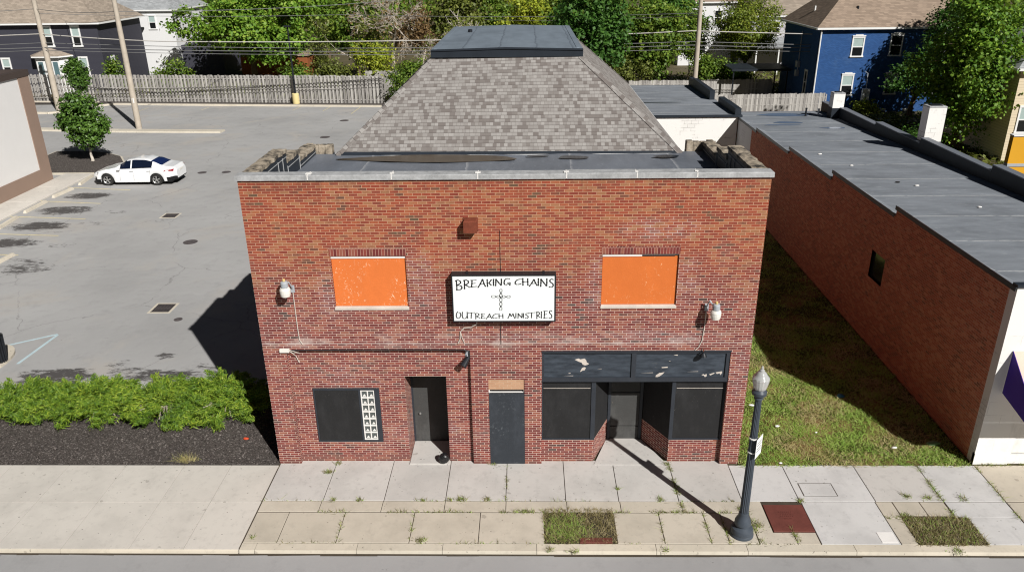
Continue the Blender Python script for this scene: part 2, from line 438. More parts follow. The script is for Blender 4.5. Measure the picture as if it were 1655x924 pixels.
M['blue_stripe'] = plain('faded_blue_paint', S(186, 206, 212), .8, .14, 3, fine=12)
M['grate'] = plain('cast_iron', S(86, 80, 80), .7, .3, 6)
M['grate_dark'] = plain('drain_dark', S(36, 34, 34), .8, .2)
M['rust_plate'] = plain('rusted_plate', S(108, 60, 52), .75, .28, 3, .3)

# walls / houses
M['stucco'] = plain('white_stucco', S(236, 234, 232, .86), .9, .03, .8)
M['brown_trim'] = plain('brown_trim', S(150, 128, 114), .85, .06, 1.)
M['dark_trim'] = plain('dark_brown_trim', S(76, 66, 62), .6, .1)
def siding(name, c, step=.12, dark=.6):
    t = NT(name)
    z = t.sep(t.tc())[2]
    m = t.math('MODULO', t.math('ADD', z, 50.), step)
    ln = t.math('LESS_THAN', m, step*.16)
    base = t.mix(t.math('MULTIPLY', t.noise(1.2, 4), .25), c, mul(c, .8))
    base = t.mix(ln, base, mul(c, dark))
    return t.fin(base, .7, t.bump(m, .4, .02))
M['black_siding'] = siding('charcoal_siding', S(66, 66, 76))
M['white_siding'] = siding('white_siding', S(244, 244, 244, .85), .12, .85)
M['grey_siding'] = siding('grey_siding', S(196, 194, 198), .12, .8)
M['beige_siding'] = siding('beige_siding', S(230, 214, 184), .18, .7)
t = NT('blue_painted_brick')
x, y, z = t.sep(t.tc())
b = t.n('TexBrick', {'Vector': t.comb(t.math('ADD', x, y), z), 'Color1': S(40, 80, 134), 'Color2': S(50, 92, 150), 'Mortar': S(34, 66, 112), 'Scale': 1., 'Mortar Size': .008, 'Brick Width': .24, 'Row Height': .08})
base = t.mix(t.math('MULTIPLY', t.smooth(t.noise(1., 5, .65), .5, .75), .3), b.outputs['Color'], S(84, 112, 148))
M['blue_brick'] = t.fin(base, .8)
M['white_trim'] = plain('white_trim', S(244, 244, 242, .88), .6, .05)
M['pane'] = plain('window_pane', S(96, 122, 128), .08, .25, 1.2, spec=.7)
M['pane_dark'] = plain('dark_window_pane', S(30, 32, 34), .08, .25, 1.2, spec=.7)
M['blind'] = plain('window_blind', S(170, 188, 184), .5, .12, 3)
M['yellow'] = plain('yellow_wall_paint', S(222, 164, 40), .7, .08, 1.)
M['purple'] = plain('purple_canvas', S(62, 34, 140), .7, .06, 2)
M['peach'] = plain('sunbleached_canvas', S(226, 196, 180), .7, .08, 2)
M['pole_wood'] = plain('weathered_pole_wood', S(188, 177, 162), .9, .2, 2, .3, fine=18)
M['cable'] = plain('cable', S(120, 120, 120), .6, .1)
M['cable_pale'] = plain('pale_cable', S(190, 186, 180), .6, .1)
t = NT('weathered_fence_wood')
isl = t.geo('Random Per Island')
gr = t.noise(3., 6, .7, t.scalevec(t.tc(), (9, 9, .8)))
k = t.math('ADD', t.math('MULTIPLY', isl, .5), t.math('MULTIPLY', gr, .6))
M['fence'] = t.fin(t.ramp(k, [(.2, S(126, 122, 119)), (.5, S(168, 164, 159)), (.85, S(198, 194, 188))]), .95, t.bump(gr, .4, .01), spec=.1)
M['yellow_base'] = plain('yellow_concrete', S(226, 208, 150), .8, .1)

# car
t = NT('white_car_paint')
M['car_white'] = t.fin((.82, .83, .84, 1), .3, None, 0., .5, Coat_Weight=1., Coat_Roughness=.05)
M['car_glass'] = plain('tinted_glass', S(18, 26, 44), .04, .1, spec=.9)
M['car_glass_rear'] = plain('tinted_rear_glass', S(24, 40, 84), .04, .1, spec=.9)
M['tyre'] = plain('tyre_rubber', S(44, 43, 42), .9, .2)
M['alloy'] = plain('alloy_rim', S(186, 186, 184), .3, .1, metal=.6)
M['car_black'] = plain('car_black_plastic', S(24, 25, 27), .6, .1)
M['car_red'] = plain('tail_lamp_red', S(150, 24, 40), .2, .15, spec=.6)
M['chrome'] = plain('chrome', S(210, 212, 214), .15, .05, metal=.9)
M['headlight'] = plain('headlamp_lens', S(70, 72, 76), .1, .3, 8, spec=.8)

# ------------------------------------------------------------------ mesh builder
class MB:
    def __init__(s):
        s.v, s.f, s.mi, s.uv = [], [], [], {}
    def face(s, pts, mi=0, uv=None):
        i = len(s.v)
        s.v += [tuple(p) for p in pts]
        s.f.append(tuple(range(i, i+len(pts))))
        s.mi.append(mi)
        if uv:
            s.uv[len(s.f)-1] = uv
        return s
    def hexa(s, b, t, mi=0):
        "b, t: four bottom and four top corners, both anticlockwise seen from above"
        i = len(s.v)
        s.v += [tuple(p) for p in b]+[tuple(p) for p in t]
        fs = [(3, 2, 1, 0), (4, 5, 6, 7), (0, 1, 5, 4), (1, 2, 6, 5), (2, 3, 7, 6), (3, 0, 4, 7)]
        s.f += [tuple(i+k for k in q) for q in fs]
        s.mi += [mi]*6
        return s
    def box(s, x0, x1, y0, y1, z0, z1, mi=0):
        return s.hexa([(x0, y0, z0), (x1, y0, z0), (x1, y1, z0), (x0, y1, z0)], [(x0, y0, z1), (x1, y0, z1), (x1, y1, z1), (x0, y1, z1)], mi)
    def bbox(s, x0, x1, y0, y1, z0, z1, b=.02, mi=0):
        "box with bevelled top edge"
        i = len(s.v)
        for (z, k) in ((z0, 0), (z1-b, 0), (z1, b)):
            s.v += [(x0+k, y0+k, z), (x1-k, y0+k, z), (x1-k, y1-k, z), (x0+k, y1-k, z)]
        fs = [(3, 2, 1, 0), (8, 9, 10, 11)]
        for l in (0, 4):
            for k in range(4):
                fs.append((l+k, l+(k+1) % 4, l+4+(k+1) % 4, l+4+k))
        s.f += [tuple(i+k for k in q) for q in fs]
        s.mi += [mi]*len(fs)
        return s
    def prism(s, poly, z0, z1, mi=0):
        i, n = len(s.v), len(poly)
        s.v += [(x, y, z0) for x, y in poly]+[(x, y, z1) for x, y in poly]
        s.f += [tuple(i+k for k in range(n-1, -1, -1)), tuple(i+n+k for k in range(n))]
        s.f += [(i+k, i+(k+1) % n, i+n+(k+1) % n, i+n+k) for k in range(n)]
        s.mi += [mi]*(n+2)
        return s
    def bar(s, a, b, w, h, mi=0, up=(0, 0, 1)):
        a, b = Vector(a), Vector(b)
        dd = (b-a).normalized()
        sx = dd.cross(Vector(up))
        if sx.length < 1e-4:
            sx = dd.cross(Vector((0, 1, 0)))
        sx.normalize()
        sz = sx.cross(dd)
        sx, sz = sx*w/2, sz*h/2
        q = [a-sx-sz, a+sx-sz, b+sx-sz, b-sx-sz]
        p = [a-sx+sz, a+sx+sz, b+sx+sz, b-sx+sz]
        return s.hexa(q, p, mi)
    def tube(s, pts, rad, n=8, mi=0, cap=True):
        pts = [Vector(p) for p in pts]
        if not hasattr(rad, '__len__'):
            rad = [rad]*len(pts)
        i = len(s.v)
        ref = None
        for k, p in enumerate(pts):
            t_ = (pts[min(k+1, len(pts)-1)]-pts[max(k-1, 0)]).normalized()
            if ref is None:
                ref = t_.cross(Vector((0, 0, 1)))
                if ref.length < .05:
                    ref = t_.cross(Vector((1, 0, 0)))
            ref = (ref-t_*ref.dot(t_)).normalized()
            o = t_.cross(ref)
            for j in range(n):
                a = 2*math.pi*j/n
                s.v.append(tuple(p+(ref*math.cos(a)+o*math.sin(a))*rad[k]))
        for k in range(len(pts)-1):
            for j in range(n):
                s.f.append((i+k*n+j, i+k*n+(j+1) % n, i+(k+1)*n+(j+1) % n, i+(k+1)*n+j))
                s.mi.append(mi)
        if cap:
            s.f.append(tuple(i+j for j in range(n-1, -1, -1)))
            s.f.append(tuple(i+(len(pts)-1)*n+j for j in range(n)))
            s.mi += [mi, mi]
        return s
    def lathe(s, c, prof, n=20, mi=0, flute=0):
        i = len(s.v)
        for r, z in prof:
            for j in range(n):
                a = 2*math.pi*j/n
                q = r*(1-flute*(j % 2))
                s.v.append((c[0]+q*math.cos(a), c[1]+q*math.sin(a), c[2]+z))
        m = len(prof)
        for k in range(m-1):
            for j in range(n):
                s.f.append((i+k*n+j, i+k*n+(j+1) % n, i+(k+1)*n+(j+1) % n, i+(k+1)*n+j))
                s.mi.append(mi)
        s.f.append(tuple(i+j for j in range(n-1, -1, -1)))
        s.f.append(tuple(i+(m-1)*n+j for j in range(n)))
        s.mi += [mi, mi]
        return s
    def holed(s, axis, c, u0, u1, z0, z1, holes, mi=0, flip=False):
        "a wall sheet on x=c or y=c, with rectangular holes"
        us = sorted({u0, u1}|{h for q in holes for h in q[:2]})
        zs = sorted({z0, z1}|{h for q in holes for h in q[2:4]})
        us = [u for u in us if u0 <= u <= u1]
        zs = [z for z in zs if z0 <= z <= z1]
        for a, b in zip(us, us[1:]):
            for p, q in zip(zs, zs[1:]):
                cu, cz = (a+b)/2, (p+q)/2
                if any(h[0] < cu < h[1] and h[2] < cz < h[3] for h in holes):
                    continue
                pt = [(a, p), (b, p), (b, q), (a, q)]
                P = [(u, c, z) for u, z in pt] if axis == 'y' else [(c, u, z) for u, z in pt]
                s.face(P[::-1] if flip else P, mi)
        return s
    def reveal(s, h, y0, y1, mi=0, bottom=True):
        a, b, p, q = h[:4]
        s.face([(a, y0, p), (a, y1, p), (a, y1, q), (a, y0, q)], mi)
        s.face([(b, y1, p), (b, y0, p), (b, y0, q), (b, y1, q)], mi)
        s.face([(a, y0, q), (a, y1, q), (b, y1, q), (b, y0, q)], mi)
        if bottom:
            s.face([(a, y1, p), (a, y0, p), (b, y0, p), (b, y1, p)], mi)
        return s
    def build(s, name, mats, parent=None, smooth=False, world=True):
        me = bpy.data.meshes.new(name)
        me.from_pydata(s.v, [], s.f)
        mats = mats if isinstance(mats, (list, tuple)) else [mats]
        for m in mats:
            me.materials.append(m)
        me.polygons.foreach_set('material_index', s.mi)
        if s.uv:
            lay = me.uv_layers.new(name='UVMap')
            for fi, uvs in s.uv.items():
                for li, q in zip(me.polygons[fi].loop_indices, uvs):
                    lay.data[li].uv = q
        if smooth:
            me.polygons.foreach_set('use_smooth', [True]*len(me.polygons))
            me.update()
            try:
                me.set_sharp_from_angle(angle=R(35))
            except Exception:
                pass
        me.update()
        o = bpy.data.objects.new(name, me)
        col.objects.link(o)
        if parent:
            attach(o, parent, world)
        return o

def root_loc(p):
    v = Vector((0, 0, 0))
    while p:
        v += p.location
        p = p.parent
    return v
def attach(o, parent, world=True):
    o.parent = parent
    if world:
        o.location = -root_loc(parent)
def tag(o, label=None, cat=None, group=None, kind=None):
    if label: o['label'] = label
    if cat: o['category'] = cat
    if group: o['group'] = group
    if kind: o['kind'] = kind
    return o
def thing(name, label, cat, loc=(0, 0, 0), group=None):
    o = bpy.data.objects.new(name, None)
    col.objects.link(o)
    o.empty_display_size = .2
    o.location = loc
    return tag(o, label, cat, group)
def struct(name, mb, mats, smooth=False):
    return tag(mb.build(name, mats, None, smooth), kind='structure')
def quick(name, verts, faces, mats, parent=None, mi=None):
    "fast mesh from numpy arrays of equal-size faces"
    me = bpy.data.meshes.new(name)
    n, k = faces.shape
    me.vertices.add(len(verts))
    me.vertices.foreach_set('co', verts.astype(np.float32).ravel())
    me.loops.add(n*k)
    me.loops.foreach_set('vertex_index', faces.astype(np.int32).ravel())
    me.polygons.add(n)
    me.polygons.foreach_set('loop_start', np.arange(0, n*k, k, dtype=np.int32))
    for m in (mats if isinstance(mats, (list, tuple)) else [mats]):
        me.materials.append(m)
    if mi is not None:
        me.polygons.foreach_set('material_index', mi.astype(np.int32))
    me.update(calc_edges=True)
    me.validate()
    o = bpy.data.objects.new(name, me)
    col.objects.link(o)
    if parent:
        attach(o, parent)
    return o
def cards(cen, nrm, size, aspect=.75, axis=None):
    "one leaf-shaped quad per centre, facing nrm, its long axis random or along axis"
    n = len(cen)
    nrm = nrm/np.linalg.norm(nrm, axis=1, keepdims=True)
    a = nr.normal(size=(n, 3)) if axis is None else axis
    tt = a-nrm*(a*nrm).sum(1, keepdims=True)
    tt /= np.linalg.norm(tt, axis=1, keepdims=True)+1e-9
    bb = np.cross(nrm, tt)
    s = (size*np.ones(n))[:, None]
    v = np.stack([cen-tt*s*.5, cen+bb*s*.5*aspect+nrm*s*.08, cen+tt*s*.5, cen-bb*s*.5*aspect+nrm*s*.08], 1).reshape(-1, 3)
    return v, np.arange(4*n).reshape(n, 4)
def blades(base, h, w, lean=.45, axis=None):
    n = len(base)
    a = nr.uniform(0, 2*np.pi, n)
    side = np.stack([np.cos(a), np.sin(a), 0*a], 1)*np.asarray(w).reshape(-1, 1)*.5
    tip = base+np.stack([nr.normal(0, lean, n), nr.normal(0, lean, n), np.ones(n)], 1)*np.asarray(h).reshape(-1, 1)
    v = np.stack([base-side, base+side, tip], 1).reshape(-1, 3)
    return v, np.arange(3*n).reshape(n, 3)

# ------------------------------------------------------------------ ground, road, pavement, car park
g = MB()
g.face([(-700, -500, -.16), (700, -500, -.16), (700, -3.2, -.16), (-700, -3.2, -.16)])
g.face([(-700, -3.2, -.16), (700, -3.2, -.16), (700, -3.0, -.035), (-700, -3.0, -.035)])
g.face([(-700, -3.0, -.035), (700, -3.0, -.035), (700, 900, -.035), (-700, 900, -.035)])
struct('ground', g, M['dirt'])
g = MB()
g.face([(-90, -16, -.1), (90, -16, -.1), (90, -3.5, -.1), (-90, -3.5, -.1)])
struct('road', g, M['road'])
g = MB()
g.face([(-60, 4.0, 0), (14, 4.0, 0), (14, 60.4, 0), (-60, 60.4, 0)])
struct('parking_lot', g, M['lot'])
g = MB()
g.box(-30, 12.9, -3.45, -.2, -.15, -.02)
g.box(12.9, 40, -3.45, -.2, -.15, -.02)
struct('joint_ground', g, M['soil'])

def slabs(mb, xs, y0, y1, mi, gap=.014, jit=.004, bv=.006):
    for a, b in zip(xs, xs[1:]):
        m = mi(a, b) if callable(mi) else mi
        if m is None:
            continue
        dz = rnd.uniform(-jit, 0)
        mb.bbox(a+gap/2, b-gap/2, y0+gap/2, y1-gap/2, -.1, dz, bv, m)
sw = MB()
lx = [-30.2, -28.6, -27, -25.4, -23.8, -22.2, -20.6, -19, -17.4, -15.8, -14.2, -12.6, -10.95, -9.35, -7.7, -6.05, -4.4, -2.72, -1.37, -.01]
slabs(sw, lx, -1.73, -.08, 3, .013, 0, .001)
slabs(sw, lx, -3.5, -1.73, 3, .013, 0, .001)
rx = [0.01, 1.62, 3.25, 4.89, 6.49, 8.08, 9.48, 11.06, 12.72, 14.22, 16.2, 17.96, 19.57, 21.2, 22.8, 24.4, 26, 27.6, 29.2, 31]
slabs(sw, rx[:9], -1.64, .16, lambda a, b: 0, .018)
slabs(sw, rx[8:], -1.64, -.06, lambda a, b: 2 if 12.6 < a < 16.1 else (1 if a > 19.5 else (2 if 17.9 < a < 19 else 0)), .018)
sx = [0.012, 1.6, 3.24, 4.89, 6.5, 8.1, 9.5, 11.09, 12.75, 13.2, 14.24]
slabs(sw, sx[:9], -2.09, -1.65, 1, .016)
sw.bbox(12.76, 13.18, -2.83, -1.65, -.1, -.002, .006, 1)
sw.bbox(12.76, 13.66, -3.26, -2.85, -.1, -.003, .006, 1)
sw.bbox(13.68, 14.22, -3.26, -2.85, -.1, -.001, .006, 1)
lw = [0.012, .86, 2.33, 4.14, 5.85, 7.49, 9.28, 10.44, 11.58, 12.02, 12.74]
slabs(sw, lw, -3.26, -2.11, lambda a, b: None if abs(a-7.49) < .01 else 1, .018)
sw.bbox(14.25, 16.16, -3.26, -1.66, -.1, -.001, .006, 2)
sw.bbox(16.18, 16.6, -2.3, -1.66, -.1, -.003, .006, 1)
sw.bbox(16.62, 17.3, -2.2, -1.66, -.1, -.001, .006, 1)
sw.bbox(17.32, 17.94, -2.2, -1.66, -.1, -.005, .006, 1)
sw.bbox(16.18, 16.58, -3.26, -2.32, -.1, -.002, .006, 1)
sw.bbox(17.98, 19.55, -2.25, -1.66, -.1, -.002, .006, 2)
sw.bbox(18.27, 19.55, -3.26, -2.27, -.1, -.003, .006, 2)
slabs(sw, [19.57, 21.2, 22.8, 24.4, 26, 28, 30], -3.26, -1.66, 1, .018)
struct('sidewalk', sw, [M['concrete'], M['concrete_tan'], M['concrete_new'], M['concrete_left']])
kb = MB()
kx = [0.02, .4, 2.9, 5.0, 7.3, 10.2, 12.4, 15.0, 17.5, 20.2, 23, 26, 30]
for a, b in zip(kx, kx[1:]):
    kb.hexa([(a, -3.57, -.2), (b-.012, -3.57, -.2), (b-.012, -3.28, -.2), (a, -3.28, -.2)], [(a, -3.52, -.008), (b-.012, -3.52, -.008), (b-.012, -3.28, -.002), (a, -3.28, -.002)])
for a, b in zip([-30, -20, -13, -8, -4.4], [-20, -13, -8, -4.4, 0]):
    kb.hexa([(a, -3.56, -.2), (b-.01, -3.56, -.2), (b-.01, -3.506, -.2), (a, -3.506, -.2)], [(a, -3.54, -.02), (b-.01, -3.54, -.02), (b-.01, -3.506, -.006), (a, -3.506, -.006)])
struct('kerb', kb, M['kerb'])
gt = MB()
q = -30.
while q < 32:
    e = q+rnd.uniform(.5, 2.2)
    gt.face([(q, -3.575-rnd.uniform(.02, .05), -.096), (e, -3.575-rnd.uniform(.02, .05), -.096), (e, -3.53, -.096), (q, -3.53, -.096)])
    q = e
struct('gutter_grit', gt, M['soil'])

# mulch bed and its loose chips
g = MB()
N = 40
for i in range(N):
    a, b = -30+30*i/N, -30+30*(i+1)/N
    g.face([(a, -.075, .0), (b, -.075, .0), (b, 4.15+.05*math.sin(b*2), .012), (a, 4.15+.05*math.sin(a*2), .012)])
struct('mulch_bed', g, M['mulch'])
n = 16000
cen = np.stack([nr.uniform(-13.2, -.05, n), nr.uniform(-.06, 2.4, n), nr.uniform(.008, .03, n)], 1)
cen = cen[(cen[:, 0] < -.05)]
v, f = cards(cen, nr.normal(size=cen.shape)*.55+np.array([0, 0, 1]), nr.uniform(.03, .085, len(cen)), .4)
tag(quick('mulch_chips', v, f, M['chip']), 'loose dark shredded bark chips covering the bed below the shrubs', kind='stuff')

# lawn and grass
g = MB()
g.face([(13.02, -.07, -.012), (19.54, -.07, -.012), (19.54, 28, -.012), (13.02, 28, -.012)])
struct('lawn', g, M['lawn'])
def scatter(x0, x1, y0, y1, n):
    return np.stack([nr.uniform(x0, x1, n), nr.uniform(y0, y1, n), np.full(n, -.012)], 1)
def clump(pts, s1, thr):
    k = np.sin(pts[:, 0]*s1+1.3*np.sin(pts[:, 1]*s1*.7))+np.sin(pts[:, 1]*s1*1.1+1.7*np.sin(pts[:, 0]*s1*.6))
    return pts[k+nr.normal(0, .7, len(pts)) > thr]
P1 = scatter(13.02, 19.5, -.16, 9, 42000)
P1 = P1[(P1[:, 1] > -.08) | (nr.random(len(P1)) < .5)]
P2 = scatter(13.02, 19.5, 9, 27.8, 30000)
P3 = clump(scatter(13.02, 19.5, -.15, 9, 34000), 2.1, .35)
P1 = P1[~((np.sin(P1[:, 0]*2.1+1.3*np.sin(P1[:, 1]*1.47))+np.sin(P1[:, 1]*2.31+1.7*np.sin(P1[:, 0]*1.26)) > .9) & (nr.random(len(P1)) < .75))]
PA = np.concatenate([P1, P2])
v1, f1 = blades(PA, nr.uniform(.03, .07, len(PA))*(1+.9*(np.sin(PA[:, 0]*3.1+np.sin(PA[:, 1]*2.3)*2)+np.sin(PA[:, 1]*3.7+PA[:, 0]) > .5)), nr.uniform(.014, .03, len(PA)), 1.25)
PB = P3
v2, f2 = blades(PB, nr.uniform(.04, .11, len(PB)), nr.uniform(.014, .03, len(PB)), 1.25)
mi = np.concatenate([np.zeros(len(f1)), np.ones(len(f2))])
tag(quick('lawn_grass', np.concatenate([v1, v2]), np.concatenate([f1, f2+len(v1)]), [M['blade'], M['blade_dry']], None, mi), 'short patchy grass on the lot between the two brick buildings', kind='stuff')
# planting squares in the pavement
for nm, (x0, x1, y0, y1), lab, n1, n2 in (('verge_grass', (7.5, 9.27, -3.25, -2.0), 'rough green and dry grass in the open square before the storefront', 2600, 3600),
                               ('verge_grass', (16.6, 18.25, -3.3, -2.28), 'dry weedy grass filling the open square beside the white corner', 500, 3600)):
    A = scatter(x0, x1, y0, y1, n1)
    if n1 > 2000:
        A = A[np.hypot((A[:, 0]-8.0)/.55, (A[:, 1]+2.75)/.5)+nr.normal(0, .25, len(A)) < 1]
    B = scatter(x0-.02, x1+.02, y0-.02, y1+.02, n2)
    va, fa = blades(A, nr.uniform(.04, .13, len(A)), nr.uniform(.01, .022, len(A)), .8)
    vb, fb = blades(B, nr.uniform(.03, .11, len(B)), nr.uniform(.01, .022, len(B)), .9)
    tag(quick(nm, np.concatenate([va, vb]), np.concatenate([fa, fb+len(va)]), [M['blade'], M['verge']], None, np.concatenate([np.zeros(len(fa)), np.ones(len(fb))])), lab, kind='stuff')
# weeds in the joints
pts = []
def weedline(x0, y0, x1, y1, n, spread=.03):
    n = int(n*2.2)
    t_ = nr.uniform(0, 1, n)
    c = np.sin(t_*23)+np.sin(t_*11+2) > -.2
    t_ = t_[c]
    pts.append(np.stack([x0+(x1-x0)*t_+nr.normal(0, spread, len(t_)), y0+(y1-y0)*t_+nr.normal(0, spread, len(t_)), np.full(len(t_), -.02)], 1))
def tuft(x, y, n=60, s=.05):
    pts.append(np.stack([nr.normal(x, s, n), nr.normal(y, s*.8, n), np.full(n, -.01)], 1))
weedline(1.6, -2.1, 7.5, -2.1, 260, .02); weedline(6.4, -2.1, 7.6, -2.08, 160, .04); weedline(9.3, -2.1, 12.4, -2.1, 260, .02)
weedline(11.06, -.1, 11.1, -2.0, 300, .035); weedline(17.96, -.1, 17.94, -2.3, 300, .035); weedline(19.57, -.1, 19.55, -2.4, 160, .025)
weedline(6.49, -.1, 6.49, -1.7, 70, .014); weedline(11.58, -2.1, 11.58, -3.26, 90, .02); weedline(12.02, -2.4, 12.05, -3.3, 130, .025)
weedline(12.75, -2.0, 12.78, -3.3, 200, .04); weedline(10.44, -2.1, 10.44, -3.3, 60, .02); weedline(4.14, -2.2, 4.14, -3.2, 50, .015)
weedline(2.33, -2.2, 2.33, -3.2, 40, .015); weedline(0.8, -3.27, 14, -3.27, 160, .015); weedline(16.2, -2.3, 16.9, -2.28, 80, .03)
weedline(13.68, -2.7, 13.72, -3.2, 110, .03); weedline(19.7, -.06, 21, -.06, 90, .04); weedline(0, -1.65, 13, -1.65, 150, .012)
for q in ((1.5, -.42, 110, .06), (1.68, -.02, 60, .05), (5.3, -1.6, 120, .07), (5.0, -1.62, 40, .04), (4.3, -1.63, 40, .03), (2.6, -1.64, 60, .04), (1.9, -1.64, 50, .04),
          (4.42, -3.2, 110, .07), (6.0, -1.6, 60, .05), (10.6, -1.6, 80, .06), (9.5, -1.15, 40, .03), (14.25, -1.62, 80, .05), (17.1, -1.45, 80, .06), (17.6, -1.5, 80, .06),
          (18.5, -1.55, 70, .08), (12.6, -2.0, 90, .06), (12.9, -2.6, 90, .08), (8.2, -3.55, 60, .06), (7.6, -3.5, 50, .05), (17.4, -3.5, 80, .08), (10.4, -3.5, 50, .07), (0.2, -3.1, 30, .03),
          (6.1, -.03, 40, .05), (11.0, -.03, 60, .05), (20, -.05, 60, .06), (16.7, -2.2, 60, .06)):
    tuft(*q)
B = np.concatenate(pts)
v, f = blades(B, nr.uniform(.03, .11, len(B)), nr.uniform(.01, .022, len(B)), .8)
tag(quick('joint_weeds', v, f, [M['weed'], M['blade']], None, (nr.random(len(f)) < .3).astype(int)), 'small weeds sprouting along the cracks of the pavement', kind='stuff')

# ------------------------------------------------------------------ markings and ironwork on the lot
def strip(a, b, w, z=.004):
    a, b = Vector(a), Vector(b)
    s = (b-a).normalized().cross(Vector((0, 0, 1)))*w/2
    return [(p.x, p.y, z) for p in (a-s, a+s, b+s, b-s)]
g = MB()
for a, b in (((-22.25, 29.41, 0), (-17.9, 28.7, 0)), ((-22.3, 26.4, 0), (-18.3, 25.8, 0)), ((-22.3, 23.37, 0), (-17.66, 22.83, 0)), ((-22.3, 20.45, 0), (-17.6, 20.0, 0)), ((-22.3, 17.5, 0), (-18, 17.1, 0))):
    g.face(strip(a, b, .11)[::-1])
for x, yy in ((-30, 56), (-24, 56.6), (-15, 56), (-12, 55.5), (-9, 54)):
    g.face(strip((x, 58.1, 0), (x-.2, yy, 0), .09)[::-1])
struct('parking_stripes', g, M['stripe'])
g = MB()
g.face(strip((-13.5, 6.75, 0), (-11.12, 8.34, 0), .12)[::-1])
g.face(strip((-11.09, 8.29, 0), (-11.24, 5.95, 0), .12)[::-1])
struct('accessible_bay_lines', g, M['blue_stripe'])
ws_lab = ['pale concrete wheel stop just ahead of the white car', 'pale concrete wheel stop in the first empty stall beside the car', 'pale concrete wheel stop in the second empty stall from the car',
          'pale concrete wheel stop in the third empty stall from the car', 'pale concrete wheel stop nearest the street']
for (a, b), lab in zip((((-21.76, 29.9), (-22.07, 32.1)), ((-21.88, 27.05), (-21.69, 28.97)), ((-21.77, 23.94), (-21.77, 26.14)), ((-21.5, 21.1), (-21.7, 23.1)), ((-18.3, 15.6), (-18.2, 17.1))), ws_lab):
    m = MB()
    dv = Vector((b[0]-a[0], b[1]-a[1], 0)).normalized()
    s = Vector((dv.y, -dv.x, 0))
    A, B = Vector((*a, 0)), Vector((*b, 0))
    q = [A-s*.1, A+s*.1, B+s*.1, B-s*.1]
    tq = [A+dv*.06-s*.06, A+dv*.06+s*.06, B-dv*.06+s*.06, B-dv*.06-s*.06]
    m.hexa([p+Vector((0, 0, 0)) for p in q], [p+Vector((0, 0, .15)) for p in tq])
    tag(m.build('wheel_stop', M['kerb']), lab, 'wheel stop', 'wheel stops along the left row')
def drain(x0, x1, y0, y1, lab):
    t_ = thing('storm_drain', lab, 'drain', ((x0+x1)/2, (y0+y1)/2, 0))
    m = MB()
    for q in ((x0-.1, x1+.1, y0-.1, y0), (x0-.1, x1+.1, y1, y1+.1), (x0-.1, x0, y0, y1), (x1, x1+.1, y0, y1)):
        m.box(*q, 0, .006)
    m.build('collar', M['kerb'], t_)
    m = MB()
    m.face([(x0, y0, .002), (x1, y0, .002), (x1, y1, .002), (x0, y1, .002)], 1)
    k = int((x1-x0)/.06)
    for i in range(k):
        a = x0+(x1-x0)*(i+.15)/k
        m.box(a, a+.028, y0, y1, .003, .012)
    for yy in (y0, (y0+y1)/2-.02, y1-.04):
        m.box(x0, x1, yy, yy+.04, .0035, .014)
    m.build('grate', [M['grate'], M['grate_dark']], t_)
drain(-8.4, -7.65, 10.35, 11.15, 'square iron storm drain grate close to the building shadow')
drain(-13.45, -12.7, 23.0, 23.7, 'square iron storm drain grate between the white car and the brick front')
def manhole(x, y, r, lab):
    m = MB()
    m.lathe((x, y, 0), [(r, 0), (r, .008), (r*.88, .008), (r*.87, .004), (r*.6, .005), (r*.58, .01), (r*.3, .01), (r*.28, .004), (.01, .004)], 28)
    tag(m.build('manhole_cover', M['grate']), lab, 'manhole cover')
manhole(-10.16, 18.9, .36, 'round iron manhole cover in the middle of the car park')
manhole(-6.95, 9.65, .17, 'small round iron cap near the point of the building shadow')
manhole(-9.15, 50.8, .4, 'round iron cover far back near the wooden fence')
manhole(-9.23, 43.9, .4, 'round iron cover just left of the shingle roof edge')
manhole(-14.96, 32.9, .3, 'small iron cap right behind the white car')
manhole(-13.35, 33.0, .3, 'small iron cap farther right of the white car')

# pavement ironwork
t_ = thing('access_plate', 'rust brown rectangular steel plate in the pavement beside the lamp post', 'access plate', (13.7, -2.3, 0))
m = MB()
m.bbox(13.21, 14.23, -2.82, -1.79, -.05, .008, .006)
m.build('plate', M['rust_plate'], t_)
m = MB()
for k, (yy, ww) in enumerate(((-2.1, .36), (-2.18, .3), (-2.26, .34), (-2.36, .22))):
    for j in range(7):
        a = 13.72-ww/2+ww*j/7
        m.box(a, a+ww/9, yy, yy+.035, .009, .014)
m.build('raised_lettering', M['rust_plate'], t_)
m = MB()
m.bbox(14.42, 15.28, -1.41, -.9, -.05, .006, .004)
m.box(14.40, 15.30, -1.43, -1.415, -.05, .002, 1); m.box(14.40, 15.30, -.895, -.88, -.05, .002, 1)
m.box(14.395, 14.415, -1.43, -.88, -.05, .0025, 1); m.box(15.285, 15.305, -1.43, -.88, -.05, .0025, 1)
tag(m.build('utility_cover', [M['concrete_new'], M['soil']]), 'grey rectangular utility lid set in the new concrete near the grass', 'utility cover')
m = MB()
m.bbox(15.72, 16.12, -3.22, -2.83, -.05, .008, .006)
tag(m.build('utility_cover', M['white_strip']), 'small pale square utility lid at the kerb', 'utility cover')
t_ = thing('kerb_inlet', 'low rusty iron inlet at the kerb edge of the grass square', 'drain inlet', (8.75, -3.2, 0))
m = MB()
m.bbox(8.36, 9.16, -3.265, -3.08, -.1, .03, .01)
m.build('cover', M['rust_plate'], t_)
m = MB()
for i in range(9):
    m.box(8.4+.085*i, 8.44+.085*i, -3.25, -3.1, .03, .036)
m.build('ribs', M['rust_plate'], t_)

